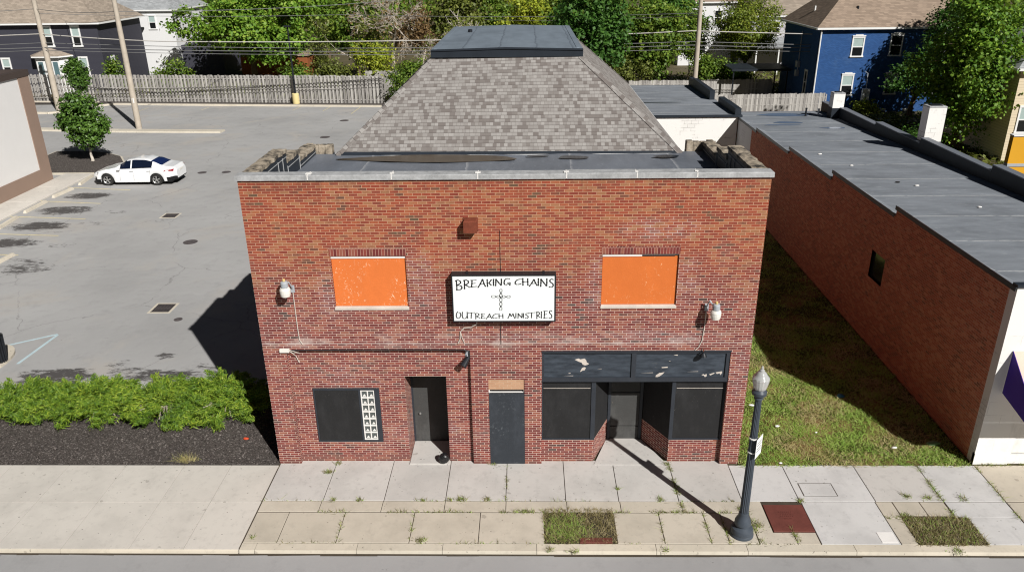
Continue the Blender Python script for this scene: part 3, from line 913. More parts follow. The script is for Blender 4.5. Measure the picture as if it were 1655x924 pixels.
# ------------------------------------------------------------------ the brick storefront building
H1 = (.62, 5.55, 0, 3.62)
HP = (6.02, 7.0, 0, 2.73)
HS = (7.47, 12.48, 0, 3.59)
W1 = (2.08, 4.0, 4.85, 6.31)
W2 = (8.99, 10.92, 4.87, 6.33)
GW = (1.17, 3.0, .67, 2.4)
DR = (3.72, 4.86, 0, 2.76)
RY = .13
bld = thing('brick_storefront', 'two storey red brick storefront with a grey shingle hip roof and boarded openings', 'building', (6.5, 3, 0))
m = MB()
m.holed('y', 0, 0, 13, 0, 8.3, [H1, HP, HS, W1, W2])
m.reveal(H1, 0, RY, bottom=False)
m.reveal(HP, 0, .16, bottom=False)
m.reveal(HS, 0, .14, bottom=False)
m.reveal(W1, 0, .12)
m.reveal(W2, 0, .12)
m.holed('y', RY, H1[0], H1[1], 0, 3.62, [GW, DR])
m.reveal(GW, RY, RY+.12)
m.face([(DR[0], RY, 0), (DR[0], 1.1, 0), (DR[0], 1.1, DR[3]), (DR[0], RY, DR[3])])
m.build('front_wall', M['brick'], bld)
# side and inner skins of the front block, with stepped parapets
prof = [(0.0, 8.3), (3.0, 8.3), (3.0, 7.98), (4.2, 7.98), (4.2, 7.72), (6.15, 7.72)]
m = MB()
for x, fl in ((0, True), (13, False)):
    for (ya, yb, zt) in ((0, 3.0, 8.3), (3.0, 4.2, 7.98), (4.2, 6.15, 7.72)):
        P = [(x, ya, 0), (x, yb, 0), (x, yb, zt), (x, ya, zt)]
        m.face(P[::-1] if fl else P)
m.face([(13, 6.15, 0), (0, 6.15, 0), (0, 6.15, 7.4), (13, 6.15, 7.4)])
m.build('side_wall', M['side_brick'], bld)
m = MB()
m.box(1.35, 11.65, 6.16, 20.1, 0, 7.45)
m.build('rear_block', M['side_brick'], bld)
# coping along the front in lengths
m = MB()
cx = [-.05, 1.75, 3.8, 5.9, 8.05, 9.75, 11.2, 13.05]
for a, b in zip(cx, cx[1:]):
    m.bbox(a+.008, b-.008, -.06, .33, 8.3, 8.43+rnd.uniform(-.008, .008), .015)
for a in cx[1:-1]:
    k = rnd.uniform(.2, 1)
    m.box(a-.03-.04*k, a+.02+.05*k, .02+.06*(1-k), .1+.08*k, 8.43, 8.446, 1)
    m.box(a-.012, a+.012, -.064, .3, 8.31, 8.436, 1)
m.build('coping', [M['coping'], M['white_strip']], bld)
# stepped parapet tops in crumbling tile, black membrane inside with pale sealant
def rough_top(mb, x0, x1, y0, y1, z0, z1, mi=0):
    n = max(3, int((y1-y0)/.16))
    k = 4
    P = {}
    for i in range(n+1):
        e0, e1 = rnd.uniform(-.012, .012), rnd.uniform(-.035, .025)
        for j in range(k+1):
            ed = j in (0, k) or i in (0, n)
            P[i, j] = (x0+(x1-x0)*j/k+(e0 if j == 0 else e1 if j == k else 0), y0+(y1-y0)*i/n, z1+(rnd.uniform(-.02, -.008) if ed else rnd.uniform(-.01, .006)))
    for i in range(n):
        for j in range(k):
            mb.face([P[i, j], P[i, j+1], P[i+1, j+1], P[i+1, j]], mi)
        for j in (0, k):
            q = [P[i, j], P[i+1, j], (P[i+1, j][0], P[i+1, j][1], z0), (P[i, j][0], P[i, j][1], z0)]
            mb.face(q if j == 0 else q[::-1], mi)
    for i in (0, n):
        for j in range(k):
            q = [P[i, j], P[i, j+1], (P[i, j+1][0], P[i, j+1][1], z0), (P[i, j][0], P[i, j][1], z0)]
            mb.face(q[::-1] if i == 0 else q, mi)
for sgn, xe in ((1, 0), (-1, 13)):
    m = MB()
    xa, xb = sorted((xe-.03*sgn, xe+.36*sgn))
    for seg in ((.34, 3.02, 8.3, 8.4), (3.03, 4.22, 7.98, 8.1), (4.23, 6.12, 7.72, 7.84)):
        rough_top(m, xa, xb, *seg)
        m.build('parapet_cap', M['stone'], bld)
        m = MB()
    for i in range(4):
        a = (.0, .22, .44, .66)[i]
        xa, xb = sorted((xe+(a-.02)*sgn, xe+(a+.19)*sgn))
        m.bbox(xa, xb, 6.13, 6.42, 7.5, 7.8+rnd.uniform(-.04, .02), .02)
    m.build('parapet_cap', M['stone'], bld)
for sgn, xe in ((1, 0), (-1, 13)):
    m = MB()
    for (ya, yb, zt) in ((.335, 3.02, 8.3), (3.021, 4.22, 7.98), (4.221, 6.1, 7.72)):
        xa, xb = sorted((xe+.05*sgn, xe+.33*sgn))
        m.box(xa, xb, ya, yb, 7.3, zt)
        xs = xe+.335*sgn
        xa, xb = sorted((xs, xs+.014*sgn))
        m.box(xa, xb, ya+.05, yb-.02, zt-.14, zt-.125, 1)
    for yy in (2.2, 2.62, 3.01, 4.21):
        xa, xb = sorted((xe+.335*sgn, xe+.352*sgn))
        m.box(xa, xb, yy, yy+.014, 7.5, 8.2 if yy < 3 else 7.9, 1)
    xa, xb = sorted((xe+.05*sgn, xe+.86*sgn))
    m.box(xa, xb, 6.135, 6.4, 7.3, 7.5)
    m.build('parapet_lining', [M['black_rubber'], M['coping']], bld)
m = MB()
N = 24
for i in range(N):
    for j in range(10):
        x0, x1 = .3+12.4*i/N, .3+12.4*(i+1)/N
        y0, y1 = .3+5.83*j/10, .3+5.83*(j+1)/10
        zf = lambda x, y: 7.62-.022*y+.012*math.sin(x*1.7+y)+.01*math.sin(x*3.1-y*2)+(.12*max(0, 1-(y-.3)/.5) if y < .8 else 0)
        m.face([(x0, y0, zf(x0, y0)), (x1, y0, zf(x1, y0)), (x1, y1, zf(x1, y1)), (x0, y1, zf(x0, y1))])
m.build('flat_roof', M['membrane'], bld, smooth=True)
def pond(name, cx, cy, rx, ry, z, mat, parent):
    m = MB()
    m.face([(cx+rx*math.cos(a)*(1+.12*math.sin(3*a+cx)), cy+ry*math.sin(a)*(1+.2*math.sin(2*a+cx)), z) for a in [2*math.pi*k/30 for k in range(30)]])
    return m.build(name, mat, parent)
M['puddle'] = plain('brown_standing_water', S(72, 61, 47), .3, .3, 2., spec=.4)
M['puddle_dark'] = plain('dark_standing_water', S(40, 44, 50), .2, .2, 2.)
pond('puddle', 4.2, 5.25, 2.75, .42, 7.545, M['puddle'], bld)
for q in ((7.4, 5.5, .35, .1), (8.5, 5.26, .45, .24), (11.4, 5.3, .4, .16)):
    pond('puddle', q[0], q[1], q[2], q[3], 7.547, M['puddle_dark'], bld)

# hip roof: truncated pyramid
EV = [(1.0, 5.95, 7.5), (12.0, 5.95, 7.5), (12.0, 20.45, 7.5), (1.0, 20.45, 7.5)]
CB = [(3.87, 9.2, 10.13), (8.97, 9.0, 10.13), (8.97, 17.9, 10.13), (3.87, 18.1, 10.13)]
hip = thing('hip_roof', None, None, (6.5, 12, 7.5))
hip.parent = bld
hip.location = Vector((6.5, 12, 7.5))-root_loc(bld)
m = MB()
for k in range(4):
    a, b, c, e = map(Vector, (EV[k], EV[(k+1) % 4], CB[(k+1) % 4], CB[k]))
    ud = (b-a).normalized()
    nn = ud.cross(e-a).normalized()
    vd = nn.cross(ud)
    uvs = [((p-a).dot(ud)+k*3.3, (p-a).dot(vd)) for p in (a, b, c, e)]
    m.face([a, b, c, e], 0, uvs)
m.build('shingles', M['shingle'], hip)
for k in range(4):
    m = MB()
    a, c = Vector(EV[k]), Vector(CB[k])
    L = (c-a).length
    n = int(L/.16)
    out = Vector(((-1, -1), (1, -1), (1, 1), (-1, 1))[k]+(0,)).normalized()
    for i in range(n):
        p, q = a+(c-a)*(i/n), a+(c-a)*((i+1.25)/n)
        side = (c-a).normalized().cross(Vector((0, 0, 1))).normalized()
        h = Vector((0, 0, .012+.008*(i % 2)))
        wd, dn = .15, .075
        m.face([p-side*wd-Vector((0, 0, dn))+h, p+h*2.2, q+h, q-side*wd-Vector((0, 0, dn))+h*.6], 0, [(i*.5+.03, .02), (i*.5+.16, .02), (i*.5+.16, .13), (i*.5+.03, .13)])
        m.face([p+h*2.2, p+side*wd-Vector((0, 0, dn))+h, q+side*wd-Vector((0, 0, dn))+h*.6, q+h], 0, [(i*.5+.03, .02), (i*.5+.16, .02), (i*.5+.16, .13), (i*.5+.03, .13)])
    m.build('ridge_cap', M['shingle'], hip)
m = MB()
for k in range(4):
    a, b = Vector(EV[k]), Vector(EV[(k+1) % 4])
    dv = (b-a).normalized()
    o = Vector((dv.y, -dv.x, 0))
    m.hexa([a+o*.02-Vector((0, 0, .18)), b+o*.02-Vector((0, 0, .18)), b-o*.08-Vector((0, 0, .18)), a-o*.08-Vector((0, 0, .18))], [a+o*.02-Vector((0, 0, .01)), b+o*.02-Vector((0, 0, .01)), b-o*.08-Vector((0, 0, .01)), a-o*.08-Vector((0, 0, .01))])
m.build('eave_board', M['white_trim'], hip)
# dark membrane turned up over the foot of the front slope
sl = (Vector(CB[0])-Vector(EV[0]))
m = MB()
def onslope(x, s, lift):
    y0, z0, y1, z1 = 5.95, 7.5, 9.1, 10.13
    L = math.hypot(y1-y0, z1-z0)
    cy, cz = (y1-y0)/L, (z1-z0)/L
    return (x, y0+cy*s-cz*lift, z0+cz*s+cy*lift)
m.face([onslope(1.15, -.02, .012), onslope(11.9, -.02, .012), onslope(11.85, .07, .012), onslope(1.25, .12, .012)])
m.build('flashing', M['black_rubber'], hip)
# flat cap with its dark fascia
m = MB()
x0, x1, y0, y1 = 3.82, 9.0, 8.95, 18.45
zt, zr = 10.36, 10.42
xm = 6.4
m.face([(x0, y0+.1, 10.11), (xm, y0+.05, 10.11), (xm, y0+.05, zr), (x0, y0+.1, zt)])
m.face([(xm, y0+.05, 10.11), (x1, y0, 10.11), (x1, y0, zt), (xm, y0+.05, zr)])
m.face([(x1, y0, 10.11), (x1, y1, 10.11), (x1, y1, zt), (x1, y0, zt)])
m.face([(x0, y1, 10.11), (x0, y0+.1, 10.11), (x0, y0+.1, zt), (x0, y1, zt)])
m.face([(x1, y1, 10.11), (x0, y1, 10.11), (x0, y1, zt), (xm, y1, zr), (x1, y1, zt)])
m.bar((x0, y0+.085, 10.345), (xm, y0+.035, 10.405), .03, .06)
m.bar((xm, y0+.035, 10.405), (x1, y0-.015, 10.345), .03, .06)
m.build('cap_fascia', M['black_rubber'], hip)
m = MB()
m.face([(x0, y0+.1, zt+.003), (xm, y0+.05, zr+.003), (xm, y1, zr+.003), (x0, y1, zt+.003)])
m.face([(xm, y0+.05, zr+.003), (x1, y0, zt+.003), (x1, y1, zt+.003), (xm, y1, zr+.003)])
m.bar((x0+.14, y0+.3, zt+.012), (x0+.14, y1, zt+.012), .1, .02)
m.bar((x1-.16, y0+.3, zt+.012), (x1-.16, y1, zt+.012), .1, .02)
m.build('cap_roof', M['membrane3'], hip)
m = MB()
m.lathe((4.75, 15.4, zt+.01), [(.09, 0), (.09, .12), (.05, .13)], 12)
m.build('roof_vent', M['black_metal'], hip)

# boarded upper windows
for q, mat, name in ((W1, 'orange_board', 'a'), (W2, 'orange_board2', 'b')):
    wt = thing('boarded_window', None, None)
    wt.parent = bld
    wt.location = Vector((q[0], .1, q[2]))-root_loc(bld)
    m = MB()
    m.box(q[0]+.01, q[1]-.01, .05, .075, q[2]+.06, q[3]-.075)
    m.build('board', M[mat], wt)
    m = MB()
    if name == 'a':
        m.box(q[0]+.005, q[1]-.005, .03, .1, q[3]-.073, q[3]-.004)
    else:
        m.box(q[0]+.005, q[0]+1.0, .03, .1, q[3]-.073, q[3]-.004)
        m.box(q[0]+1.003, q[1]-.005, .035, .1, q[3]-.035, q[3]-.004)
        m.box(q[0]+1.003, q[1]-.1, .04, .1, q[3]-.073, q[3]-.037, 1)
    m.build('head_strip', [M['white_strip'], M['black_metal']], wt)
    m = MB()
    m.bbox(q[0]-.01, q[1]+.01, -.03, .115, q[2]-.03, q[2]+.055, .02)
    m.build('sill', M['mortar'], wt)
    m = MB()
    m.face([(q[0]-.02, -.006, q[3]+.005), (q[1]+.02, -.006, q[3]+.005), (q[1]+.02, -.006, q[3]+.22), (q[0]-.02, -.006, q[3]+.22)])
    m.build('lintel', M['soldier'], wt)
    m = MB()
    m.box(q[0]-.02, q[1]+.02, .118, .16, q[2]-.02, q[3]+.02)
    m.build('backing', M['black_metal'], wt)

# glass block window with its black board
wt = thing('glass_block_window', None, None)
wt.parent = bld
wt.location = Vector((GW[0], RY, GW[2]))-root_loc(bld)
a, b, p, q = GW
m = MB()
m.box(a, b, .1, .14, p, p+.06); m.box(a, b, .1, .14, q-.06, q)
m.box(b-.14, b, .101, .14, p+.062, q-.062); m.box(a, a+.05, .101, .14, p+.062, q-.062)
m.box(2.42, 2.475, .095, .14, p+.062, q-.062)
m.build('frame', M['black_frame'], wt)
m = MB()
m.box(a+.052, 2.418, .085, .13, p+.062, q-.062)
m.build('board', M['black_board'], wt)
gx0, gx1, gz0, gz1 = 2.478, b-.142, p+.065, q-.065
m = MB()
m.box(gx0, gx1, .16, .2, gz0, gz1)
for k in range(3):
    x = gx0+(gx1-gx0-.028)*k/2
    m.box(x, x+.028, .112, .158, gz0, gz1)
for k in range(8):
    z = gz0+(gz1-gz0-.026)*k/7
    m.box(gx0-.0, gx1, .105, .156, z, z+.026)
m.build('mortar_grid', M['white_strip'], wt)
for i in range(2):
    for k in range(7):
        xa, xb = gx0+.02+(gx1-gx0)*i/2, gx0-.01+(gx1-gx0)*(i+1)/2
        za, zb = gz0+.026+(gz1-gz0-.026)*k/7, gz0+(gz1-gz0-.026)*(k+1)/7
        m = MB()
        m.box(xa, xb, .14, .155, za, zb)
        m.face([(xa+.03, .139, za+.02), (xb-.03, .139, za+.02), ((xa+xb)/2, .135, za+.1)], 1)
        m.build('glass_block', [M['glass_block'], M['white_strip']], wt)

# recessed left entry
m = MB()
m.face([(DR[1], 1.1, 0), (DR[1], RY, 0), (DR[1], RY, DR[3]), (DR[1], 1.1, DR[3])])
m.face([(DR[0], RY, DR[3]), (DR[0], 1.1, DR[3]), (DR[1], 1.1, DR[3]), (DR[1], RY, DR[3])])
m.build('recess_lining', M['black_board'], bld)
m = MB()
m.bbox(DR[0]+.005, DR[1]-.005, -.05, 1.09, -.05, .035, .01)
m.build('door_step', M['concrete'], bld)
dt = thing('door', None, None)
dt.parent = bld
dt.location = Vector((DR[0], 1.1, 0))-root_loc(bld)
m = MB()
m.box(DR[0], DR[1], 1.1, 1.15, .03, DR[3])
m.build('door_panel', M['door_board'], dt)
m = MB()
m.box(DR[0]+.001, DR[0]+.05, 1.06, 1.098, .04, 2.3); m.box(DR[1]-.05, DR[1]-.001, 1.06, 1.098, .04, 2.3); m.box(DR[0]+.052, DR[1]-.052, 1.06, 1.098, 2.25, 2.3)
m.build('door_frame', M['black_frame'], dt)
m = MB()
m.lathe((DR[0]+.22, 1.06, 1.0), [(.01, -.03), (.03, -.02), (.03, .02), (.01, .03)], 10)
m.build('door_knob', M['alloy'], dt)
# boarded doorway under its tan brick infill
m = MB()
m.face([(HP[0], .03, 2.4), (HP[1], .03, 2.4), (HP[1], .03, HP[3]), (HP[0], .03, HP[3])])
m.build('infill_panel', M['tan_brick'], bld)
bt = thing('boarded_door', None, None)
bt.parent = bld
bt.location = Vector((HP[0], .1, 0))-root_loc(bld)
m = MB()
m.box(HP[0]+.004, HP[1]-.004, .0, .03, .0, 2.29)
m.build('board', M['slate_board'], bt)
m = MB()
m.box(HP[0], HP[0]+.03, .04, .1, 2.292, 2.4); m.box(HP[1]-.03, HP[1], .04, .1, 2.292, 2.4); m.box(HP[0]+.032, HP[1]-.032, .05, .1, 2.292, 2.31)
m.build('door_frame', M['white_strip'], bt)
m = MB()
m.box(HP[0], HP[1], .11, .15, 0, 2.4)
m.build('backing', M['black_metal'], bt)

# storefront
st = thing('storefront', None, None)
st.parent = bld
st.location = Vector((HS[0], .1, 0))-root_loc(bld)
a, b = HS[0], HS[1]
for (p, q) in ((a+.06, 9.87), (9.99, b-.1)):
    m = MB()
    m.box(p, q, .06, .09, 2.77, 3.5)
    fp = lambda u, v: (HS[0]+(u-245)/1330*5.01, .0585-rnd.uniform(0, .0008), 3.585-(v-25)/225*.945)
    if p < 9:
        for poly in ([(478, 92), (505, 84), (520, 90), (548, 84), (560, 96), (565, 112), (582, 122), (570, 130), (552, 134), (536, 128), (528, 114), (505, 106)], [(532, 152), (548, 146), (560, 150), (552, 168), (534, 172), (522, 182), (520, 176)],
                     [(430, 192), (452, 188), (448, 194)], [(640, 160), (670, 157), (672, 160)], [(400, 210), (470, 208), (470, 211)]):
            m.face([fp(*c) for c in poly][::-1], 1)
    else:
        for poly in ([(1062, 206), (1085, 190), (1122, 184), (1105, 202), (1088, 214), (1062, 224), (1056, 232)], [(1098, 148), (1140, 144), (1142, 152), (1100, 154)], [(1145, 104), (1158, 104), (1156, 108)], [(1176, 60), (1208, 58), (1204, 66)],
                     [(1386, 205), (1400, 198), (1404, 204), (1422, 198), (1425, 212), (1412, 222), (1404, 210)], [(1440, 200), (1475, 188), (1478, 194), (1450, 208)], [(1485, 186), (1530, 178), (1532, 190), (1520, 206), (1515, 192), (1495, 198)], [(950, 190), (1040, 186), (1040, 189)], [(1280, 182), (1360, 178), (1360, 181)]):
            m.face([fp(*c) for c in poly][::-1], 1)
    m.build('fascia_panel', [M['fascia'], M['mortar']], st)
m = MB()
m.box(a, b, .02, .1, 3.5, 3.585); m.box(a, b, .02, .12, 2.64, 2.77)
m.box(a, a+.06, .021, .1, 2.772, 3.498); m.box(9.87, 9.99, .022, .1, 2.772, 3.498); m.box(b-.1, b, .021, .1, 2.772, 3.498)
m.box(a-.01, b+.01, -.02, .02, 3.56, 3.6)
m.build('fascia_frame', M['black_frame'], st)
# panes: boards on front and splayed returns
E0, E1, B0, B1, EY = 8.95, 11.02, 9.42, 10.42, 1.22
FY = .13
def vquad(mb, p, q, z0, z1, mi=0):
    mb.face([(p[0], p[1], z0), (q[0], q[1], z0), (q[0], q[1], z1), (p[0], p[1], z1)], mi)
for (p, q) in (((a+.03, FY), (E0-.12, FY)), ((E1+.1, FY), (b-.05, FY))):
    m = MB()
    m.box(p[0], q[0], FY-.005, FY+.03, .78, 2.6)
    if p[0] < 9:
        m.box(p[0]+.02, q[0]-.03, FY-.012, FY-.007, 2.38, 2.392, 1)
    else:
        m.box(p[0]+.03, q[0]-.02, FY-.012, FY-.007, 2.38, 2.392, 1)
    m.build('display_board', [M['black_board'], M['mortar']], st)
for (p, q) in (((E0, FY+.03), (B0, EY)), ((B1, EY), (E1, FY+.03))):
    m = MB()
    vquad(m, p, q, .73, 2.64)
    m.build('return_board', M['black_board'], st)
m = MB()
m.box(E0-.12, E0-.001, FY-.03, FY+.06, .73, 2.64)
m.box(E1+.001, E1+.1, FY-.03, FY+.06, .73, 2.64)
m.box(B0-.001, B0+.08, EY-.06, EY, .04, 2.64); m.box(B1-.08, B1+.001, EY-.06, EY, .04, 2.64)
m.box(a, E0-.122, FY-.02, FY+.04, .73, .775); m.box(E1+.102, b, FY-.02, FY+.04, .73, .775)
m.box(a, E0-.122, FY-.02, FY+.04, 2.602, 2.638); m.box(E1+.102, b, FY-.02, FY+.04, 2.602, 2.638)
m.box(b-.048, b-.002, FY-.02, FY+.04, .777, 2.6); m.box(a+.002, a+.028, FY-.02, FY+.04, .777, 2.6)
m.build('window_frame', M['black_frame'], st)
m = MB()
vquad(m, (a, FY-.01), (E0-.02, FY-.01), 0, .73); vquad(m, (E0-.02, FY-.01), (B0, EY), 0, .73)
m.build('bulkhead', M['brick'], st)
m = MB()
vquad(m, (B1, EY), (E1+.02, FY-.01), 0, .73); vquad(m, (E1+.02, FY-.01), (b-.2, FY-.01), 0, .73); vquad(m, (b-.2, .14), (b, .14), 0, .73)
m.build('bulkhead', M['brick'], st)
m = MB()
m.face([(E0-.1, FY+.02, 2.645), (B0, EY, 2.645), (B1, EY, 2.645), (E1+.1, FY+.02, 2.645)][::-1])
m.build('soffit', M['black_board'], st)
m = MB()
m.hexa([(E0, -.05, -.05), (E1, -.05, -.05), (B1, EY, -.05), (B0, EY, -.05)], [(E0, -.05, .012), (E1, -.05, .012), (B1-.003, EY, .03), (B0+.003, EY, .03)])
m.build('entry_floor', M['concrete'], st)
m = MB()
m.box(B0, B1, EY+.005, EY+.05, .02, 2.64)
m.box(B0+.085, B1-.085, EY-.02, EY+.002, .05, .46); m.box(B0+.085, B1-.085, EY-.02, EY+.002, .5, 1.6)
m.box(B0+.085, B1-.085, EY-.02, EY+.002, 1.64, 2.6)
m.build('entry_door', M['door_board'], st)
m = MB()
m.box(B0, B1, FY+1.2, FY+1.3, 0, 3.5)
m.build('backing', M['black_metal'], st)

# ------------------------------------------------------------------ things fixed to the front
sg = thing('wall_sign', 'white lightbox sign reading BREAKING CHAINS OUTREACH MINISTRIES on the brick front', 'sign', (6.49, 0, 4.58))
X0, X1, Z0, Z1 = 5.165, 7.815, 4.575, 5.885
m = MB()
m.box(X0, X1, -.24, -.002, Z0, Z1)
m.build('cabinet', M['black_metal'], sg)
m = MB()
for q in ((X0, X1, Z1-.03, Z1), (X0, X1, Z0, Z0+.03)):
    m.box(q[0], q[1], -.26, -.241, q[2], q[3])
m.box(X0, X0+.03, -.259, -.241, Z0+.031, Z1-.031); m.box(X1-.03, X1, -.259, -.241, Z0+.031, Z1-.031)
for x in (5.55, 7.5):
    m.box(x-.03, x+.03, -.14, -.04, Z1+.001, Z1+.03)
m.build('frame', M['black_metal'], sg)
m = MB()
m.face([(X0+.03, -.244, Z0+.03), (X1-.03, -.244, Z0+.03), (X1-.03, -.244, Z1-.03), (X0+.03, -.244, Z1-.03)])
m.build('sign_face', M['sign_white'], sg)
# brush lettering: strokes in the sign's own units (0..1 across each letter's box, y up)
ST = {
 'B': [[(.12, 1), (.2, .5), (.22, -.05)], [(-.05, .92), (.35, 1.02), (.75, .86), (.68, .66), (.22, .5)], [(.22, .5), (.85, .42), (.95, .2), (.7, .04), (.24, .02)]],
 'R': [[(.18, 1), (.2, .5), (.2, 0)], [(-.02, .92), (.4, 1), (.78, .84), (.65, .6), (.22, .46)], [(.35, .48), (.98, .2)]],
 'E': [[(.3, .98), (.28, .5), (.22, .05)], [(.05, .95), (.95, 1)], [(.25, .5), (.8, .58)], [(.02, .02), (1, .14)]],
 'A': [[(.02, 0), (.35, .5), (.6, 1)], [(.6, 1), (.78, .5), (1, .12)], [(.2, .38), (.9, .44)]],
 'K': [[(.12, .95), (.15, .45), (.2, 0)], [(.85, .92), (.5, .55), (.45, .45), (.85, .18)]],
 'I': [[(.5, 1), (.45, .5), (.5, 0)]],
 'N': [[(.1, .95), (.12, .5), (.08, 0)], [(.1, .95), (.5, .5), (.9, .1)], [(.92, 1), (.93, .5), (.9, .08)]],
 'G': [[(.98, .95), (.6, 1), (.2, .85), (.05, .5), (.1, .2), (.4, .14), (.85, .3)], [(.55, .4), (.98, .42), (.95, .0)]],
 'C': [[(1, .95), (.6, .92), (.2, .7), (.02, .3), (.15, .06), (.55, .04), (.95, .2)]],
 'H': [[(.1, 1), (.12, .5), (.14, 0)], [(.85, .95), (.87, .5), (.9, .02)], [(-.05, .45), (1, .55)]],
 'S': [[(.95, .9), (.6, 1), (.3, .88), (.3, .68), (.75, .48), (.9, .25), (.6, .04), (.05, .1)]],
 'O': [[(.35, 1), (.12, .75), (.05, .35), (.3, .03), (.7, .12), (.95, .45), (.85, .8), (.5, .88)]],
 'U': [[(.12, 1), (.08, .5), (.2, .1), (.5, 0), (.8, .2), (.9, .6), (.88, 1)], [(.88, .5), (1, .02)]],
 'T': [[(-.02, .9), (.5, .95), (1.05, 1)], [(.5, .95), (.48, .5), (.46, 0)]],
 'M': [[(.02, 0), (.2, .5), (.3, 1)], [(.3, 1), (.5, .4)], [(.5, .4), (.75, .95)], [(.75, .95), (.85, .5), (1, .05)]],
}
row1 = [('B', 145, 240, 205, 340), ('R', 255, 350, 200, 328), ('E', 350, 448, 200, 300), ('A', 460, 572, 185, 305), ('K', 582, 668, 180, 292), ('I', 672, 694, 180, 278), ('N', 704, 800, 177, 280),
        ('G', 828, 915, 175, 272), ('C', 985, 1080, 178, 256), ('H', 1085, 1176, 165, 270), ('A', 1182, 1298, 180, 280), ('I', 1302, 1326, 165, 272), ('N', 1338, 1440, 168, 284), ('S', 1456, 1530, 175, 292)]
row2 = [('O', 156, 225, 640, 738), ('U', 236, 322, 642, 738), ('T', 325, 420, 650, 735), ('R', 420, 495, 660, 745), ('E', 500, 570, 665, 735), ('A', 577, 662, 665, 742), ('C', 672, 745, 662, 730),
        ('H', 755, 825, 660, 730), ('M', 884, 985, 655, 730), ('I', 992, 1010, 650, 722), ('N', 1024, 1092, 650, 725), ('I', 1098, 1116, 650, 722), ('S', 1126, 1180, 652, 725), ('T', 1176, 1270, 640, 720),
        ('R', 1284, 1345, 630, 732), ('I', 1350, 1370, 622, 722), ('E', 1384, 1450, 615, 725), ('S', 1460, 1512, 610, 722)]
def face_pt(px, py):
    fx = (px-100-(py-150)*.048)/(1445-(py-150)*.05)
    fz = (py-(150-20*fx))/(622)
    return (X0+.03+(X1-X0-.06)*fx, Z1-.03-(Z1-Z0-.06)*fz)
def ribbon(mb, pts, wdt, y=-.2475, taper=True):
    # smooth polyline into a flat brush stroke
    P = [Vector((p[0], 0, p[1])) for p in pts]
    Q = []
    for i in range(len(P)-1):
        p0, p1, p2, p3 = P[max(i-1, 0)], P[i], P[i+1], P[min(i+2, len(P)-1)]
        for k in range(6):
            t_ = k/6
            Q.append(.5*((2*p1)+(p2-p0)*t_+(2*p0-5*p1+4*p2-p3)*t_*t_+(3*p1-p0-3*p2+p3)*t_**3))
    Q.append(P[-1])
    L, n = [], len(Q)
    for i, p in enumerate(Q):
        tdir = (Q[min(i+1, n-1)]-Q[max(i-1, 0)]).normalized()
        nn = Vector((-tdir.z, 0, tdir.x))
        ww = wdt*(.5+.5*abs(tdir.z)+.15*math.sin(i*1.3))*(.7 if taper and i in (0, n-1) else 1)*.5
        L.append((p+nn*ww, p-nn*ww))
    for (a1, b1), (a2, b2) in zip(L, L[1:]):
        mb.face([(a1.x, y, a1.z), (a2.x, y, a2.z), (b2.x, y, b2.z), (b1.x, y, b1.z)])
for nm, rows, wd in (('lettering', row1, .034), ('lettering', row2, .026)):
    m = MB()
    for ch, xa, xb, ya, yb in rows:
        for stt in ST[ch]:
            ribbon(m, [face_pt(xa+(xb-xa)*u, yb+(ya-yb)*v) for u, v in stt], wd)
    for i, q in enumerate(m.v):
        m.v[i] = (q[0], q[1]-.0004*(i//4 % 7), q[2])
    m.build(nm, M['sign_black'], sg)
m = MB()
def link(cx, cy, w_, h_, rot=False):
    pts = []
    for k in range(17):
        a = 2*math.pi*k/16
        ex = abs(math.cos(a))**.55*math.copysign(1, math.cos(a))
        ey = abs(math.sin(a))**.55*math.copysign(1, math.sin(a))
        pts.append(face_pt(cx+ex*w_/2, cy+ey*h_/2))
    ribbon(m, pts, .016, -.2478, False)
for cy, h_ in ((342, 42), (404, 40), (470, 50), (528, 50), (594, 44)):
    link(787, cy, 32, h_)
for cx, w_ in ((683, 52), (748, 34), (828, 38), (895, 46)):
    link(cx, 425, w_, 30)
for px, py, dx, dy in ((787, 375, 0, 14), (787, 500, 0, 8), (787, 560, 0, 12), (720, 425, 14, 0), (858, 425, 12, 0), (787, 437, 4, 12)):
    ribbon(m, [face_pt(px-dx, py-dy), face_pt(px, py), face_pt(px+dx, py+dy)], .035, -.248)
m.build('chain_cross', M['sign_black'], sg)
m = MB()
cpts = [(5.78, -.12, 4.57), (5.76, -.1, 4.44), (5.6, -.05, 4.32), (5.42, -.03, 4.3), (5.32, -.025, 4.18), (5.3, -.02, 3.95), (5.24, -.015, 3.83)]
m.tube(cpts, .014, 6)
m.tube([(5.32, -.025, 4.2), (5.36, -.02, 4.0), (5.42, -.015, 3.84)], .011, 6)
m.build('cable', M['wire_white'], sg)

def yard_light(x, y, z, wx, wz, lab, side):
    t_ = thing('yard_light', lab, 'wall lamp', (wx, 0, wz))
    m = MB()
    m.lathe((x, y, z-.06), [(.08, .0), (.095, .02), (.095, .13), (.08, .16), (.04, .17)], 16)
    m.build('housing', M['lamp_grey'], t_)
    m = MB()
    m.lathe((x, y, z+.105), [(.032, 0), (.036, .02), (.034, .06), (.02, .07)], 12)
    m.build('photocell', M['lamp_eye'], t_)
    m = MB()
    m.lathe((x, y, z-.31), [(.1, 0), (.12, .02), (.135, .1), (.138, .19), (.13, .21), (.11, .25)], 20)
    m.build('refractor', M['lamp_white'], t_)
    m = MB()
    m.tube([(wx, -.01, wz), (wx, -.1, wz+.12), (wx-.02*side, -.22, wz+.28), (x+.06*side, y+.04, z+.03), (x, y, z+.02)], .02, 8)
    m.box(wx-.05, wx+.05, -.02, -.001, wz-.1, wz+.1)
    m.build('arm', M['lamp_grey'], t_)
    return t_
t_ = yard_light(.93, -.34, 5.66, 1.02, 5.42, 'grey yard light with a white bucket lens at the left of the brick front', 1)
m = MB()
